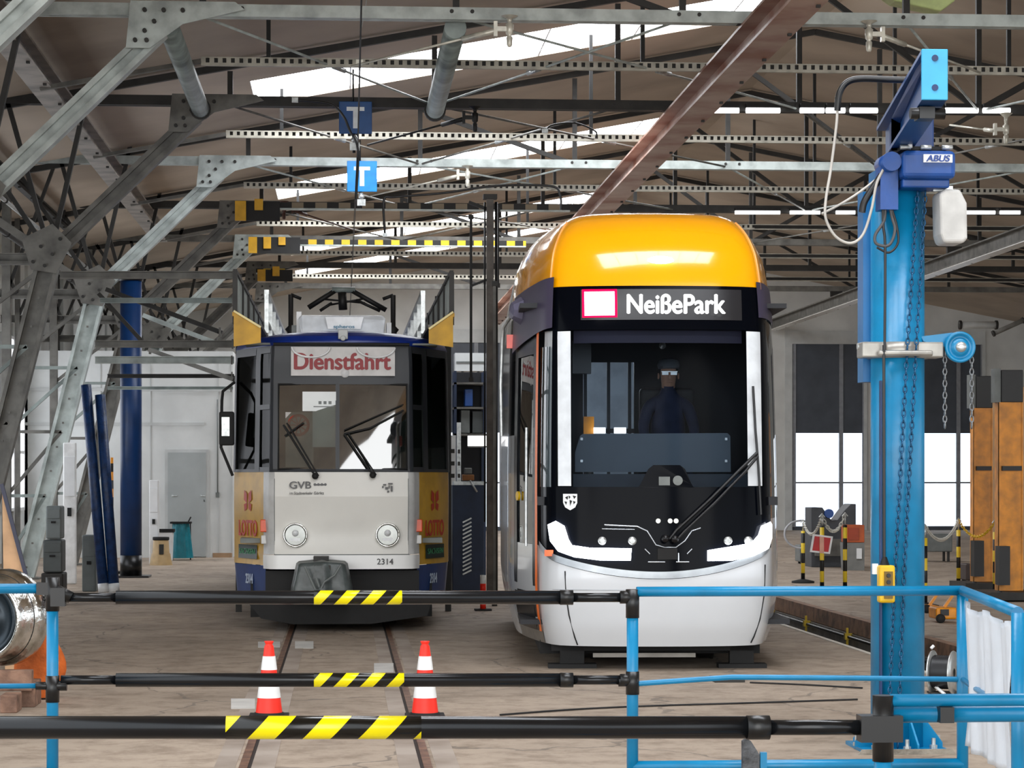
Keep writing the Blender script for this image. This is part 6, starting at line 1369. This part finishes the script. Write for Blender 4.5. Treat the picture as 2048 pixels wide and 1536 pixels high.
MB().box(c - ax * .0 + Vector((-.1, -.04, -r0 - .0)), c + Vector((.12, .08, -r0 + .012))).build('foot', STEEL_D, t)
fc = [([(1000, 1432), (1150, 1421), (1300, 1414), (1500, 1408), (1715, 1401)], 'black cable lying across the floor towards the crane column'), ([(1500, 1367), (1600, 1371), (1725, 1378)], 'shorter black cable on the floor from the orange tram to the crane')]
for pts, l in fc:
    q = smooth([G(*p) + Vector((0, 0, .008)) for p in pts]); MB().path(q, .007, 6).build('floor_cable', CABK, label=l, cat='cable')
g = G(1130, 1350)
fp = MB(); fp.box((P(1430, 1, 18.3).x, 18.3, 0), (P(1490, 1, 18.3).x, 18.6, .03)); fp.build('floor_plate', STEEL_D, label='flat dark metal plate on the floor below the orange tram', cat='plate')
# grey angled bracket standing by the barrier
g = P(1508, 1560, 11.6); g.z = 0; zt_ = lambda py: CAM_H + (HOR - py) / (F_PX / 11.65)
t = thing('buffer_bracket', 'scuffed dark metal plate standing behind the bottom blue rail', 'bracket', g); xx = lambda px: P(px, 1500, 11.6).x
MB().prism([(xx(1486), 11.6, 0), (xx(1486), 11.6, zt_(1486)), (xx(1494), 11.6, zt_(1480)), (xx(1502), 11.6, zt_(1485)), (xx(1519), 11.6, zt_(1512)), (xx(1519), 11.6, 0)][::-1], (0, .05, 0)).build('plate', mat('scuffed_grey', '#55585c', .6, 0, .5, 14, .4), t)
MB().box((xx(1521), 11.6, 0), (xx(1534), 11.63, zt_(1508))).build('blue_stub', BLUE, t)
# ================================================================ LIGHT AND CAMERA
w = bpy.data.worlds.new('overcast'); SC.world = w; w.use_nodes = True
bg = w.node_tree.nodes['Background']; bg.inputs[0].default_value = (.9, .95, 1, 1); bg.inputs[1].default_value = 1.5
sun = bpy.data.lights.new('daylight', 'SUN'); sun.energy = 1.15; sun.angle = math.radians(50); sun.color = (1, .98, .95)
so = bpy.data.objects.new('daylight', sun); C.objects.link(so); so.rotation_euler = (math.radians(80), 0, math.radians(-8))
def area(name, loc, sx, sy, e, rot=(0, 0, 0), col=(.95, .97, 1)):
    l = bpy.data.lights.new(name, 'AREA'); l.shape = 'RECTANGLE'; l.size = sx; l.size_y = sy; l.energy = e; l.color = col
    o = bpy.data.objects.new(name, l); C.objects.link(o); o.location = loc; o.rotation_euler = rot; return o
cl = bpy.data.lights.new('cab_lamp', 'POINT'); cl.energy = 15; cl.shadow_soft_size = .1; co = bpy.data.objects.new('cab_lamp', cl); C.objects.link(co); co.location = tram.matrix_basis @ Vector((-.6, 4.2, 2.7))

cam = bpy.data.cameras.new('camera'); cam.sensor_width = 36; cam.lens = F_PX * 36 / 2048; cam.shift_y = (HOR - 768) / 2048
cam.clip_end = 300; cam.clip_start = .1
co = bpy.data.objects.new('camera', cam); C.objects.link(co); co.location = (0, 0, CAM_H); co.rotation_euler = (PI / 2, 0, -TH)
SC.camera = co
vs = SC.view_settings; vs.view_transform = 'Standard'; vs.look = 'None'; vs.gamma = 1; vs.use_curve_mapping = False; vs.exposure = .55
SC.cycles.use_denoising = True; SC.cycles.max_bounces = 8; SC.cycles.diffuse_bounces = 4; SC.cycles.transparent_max_bounces = 16
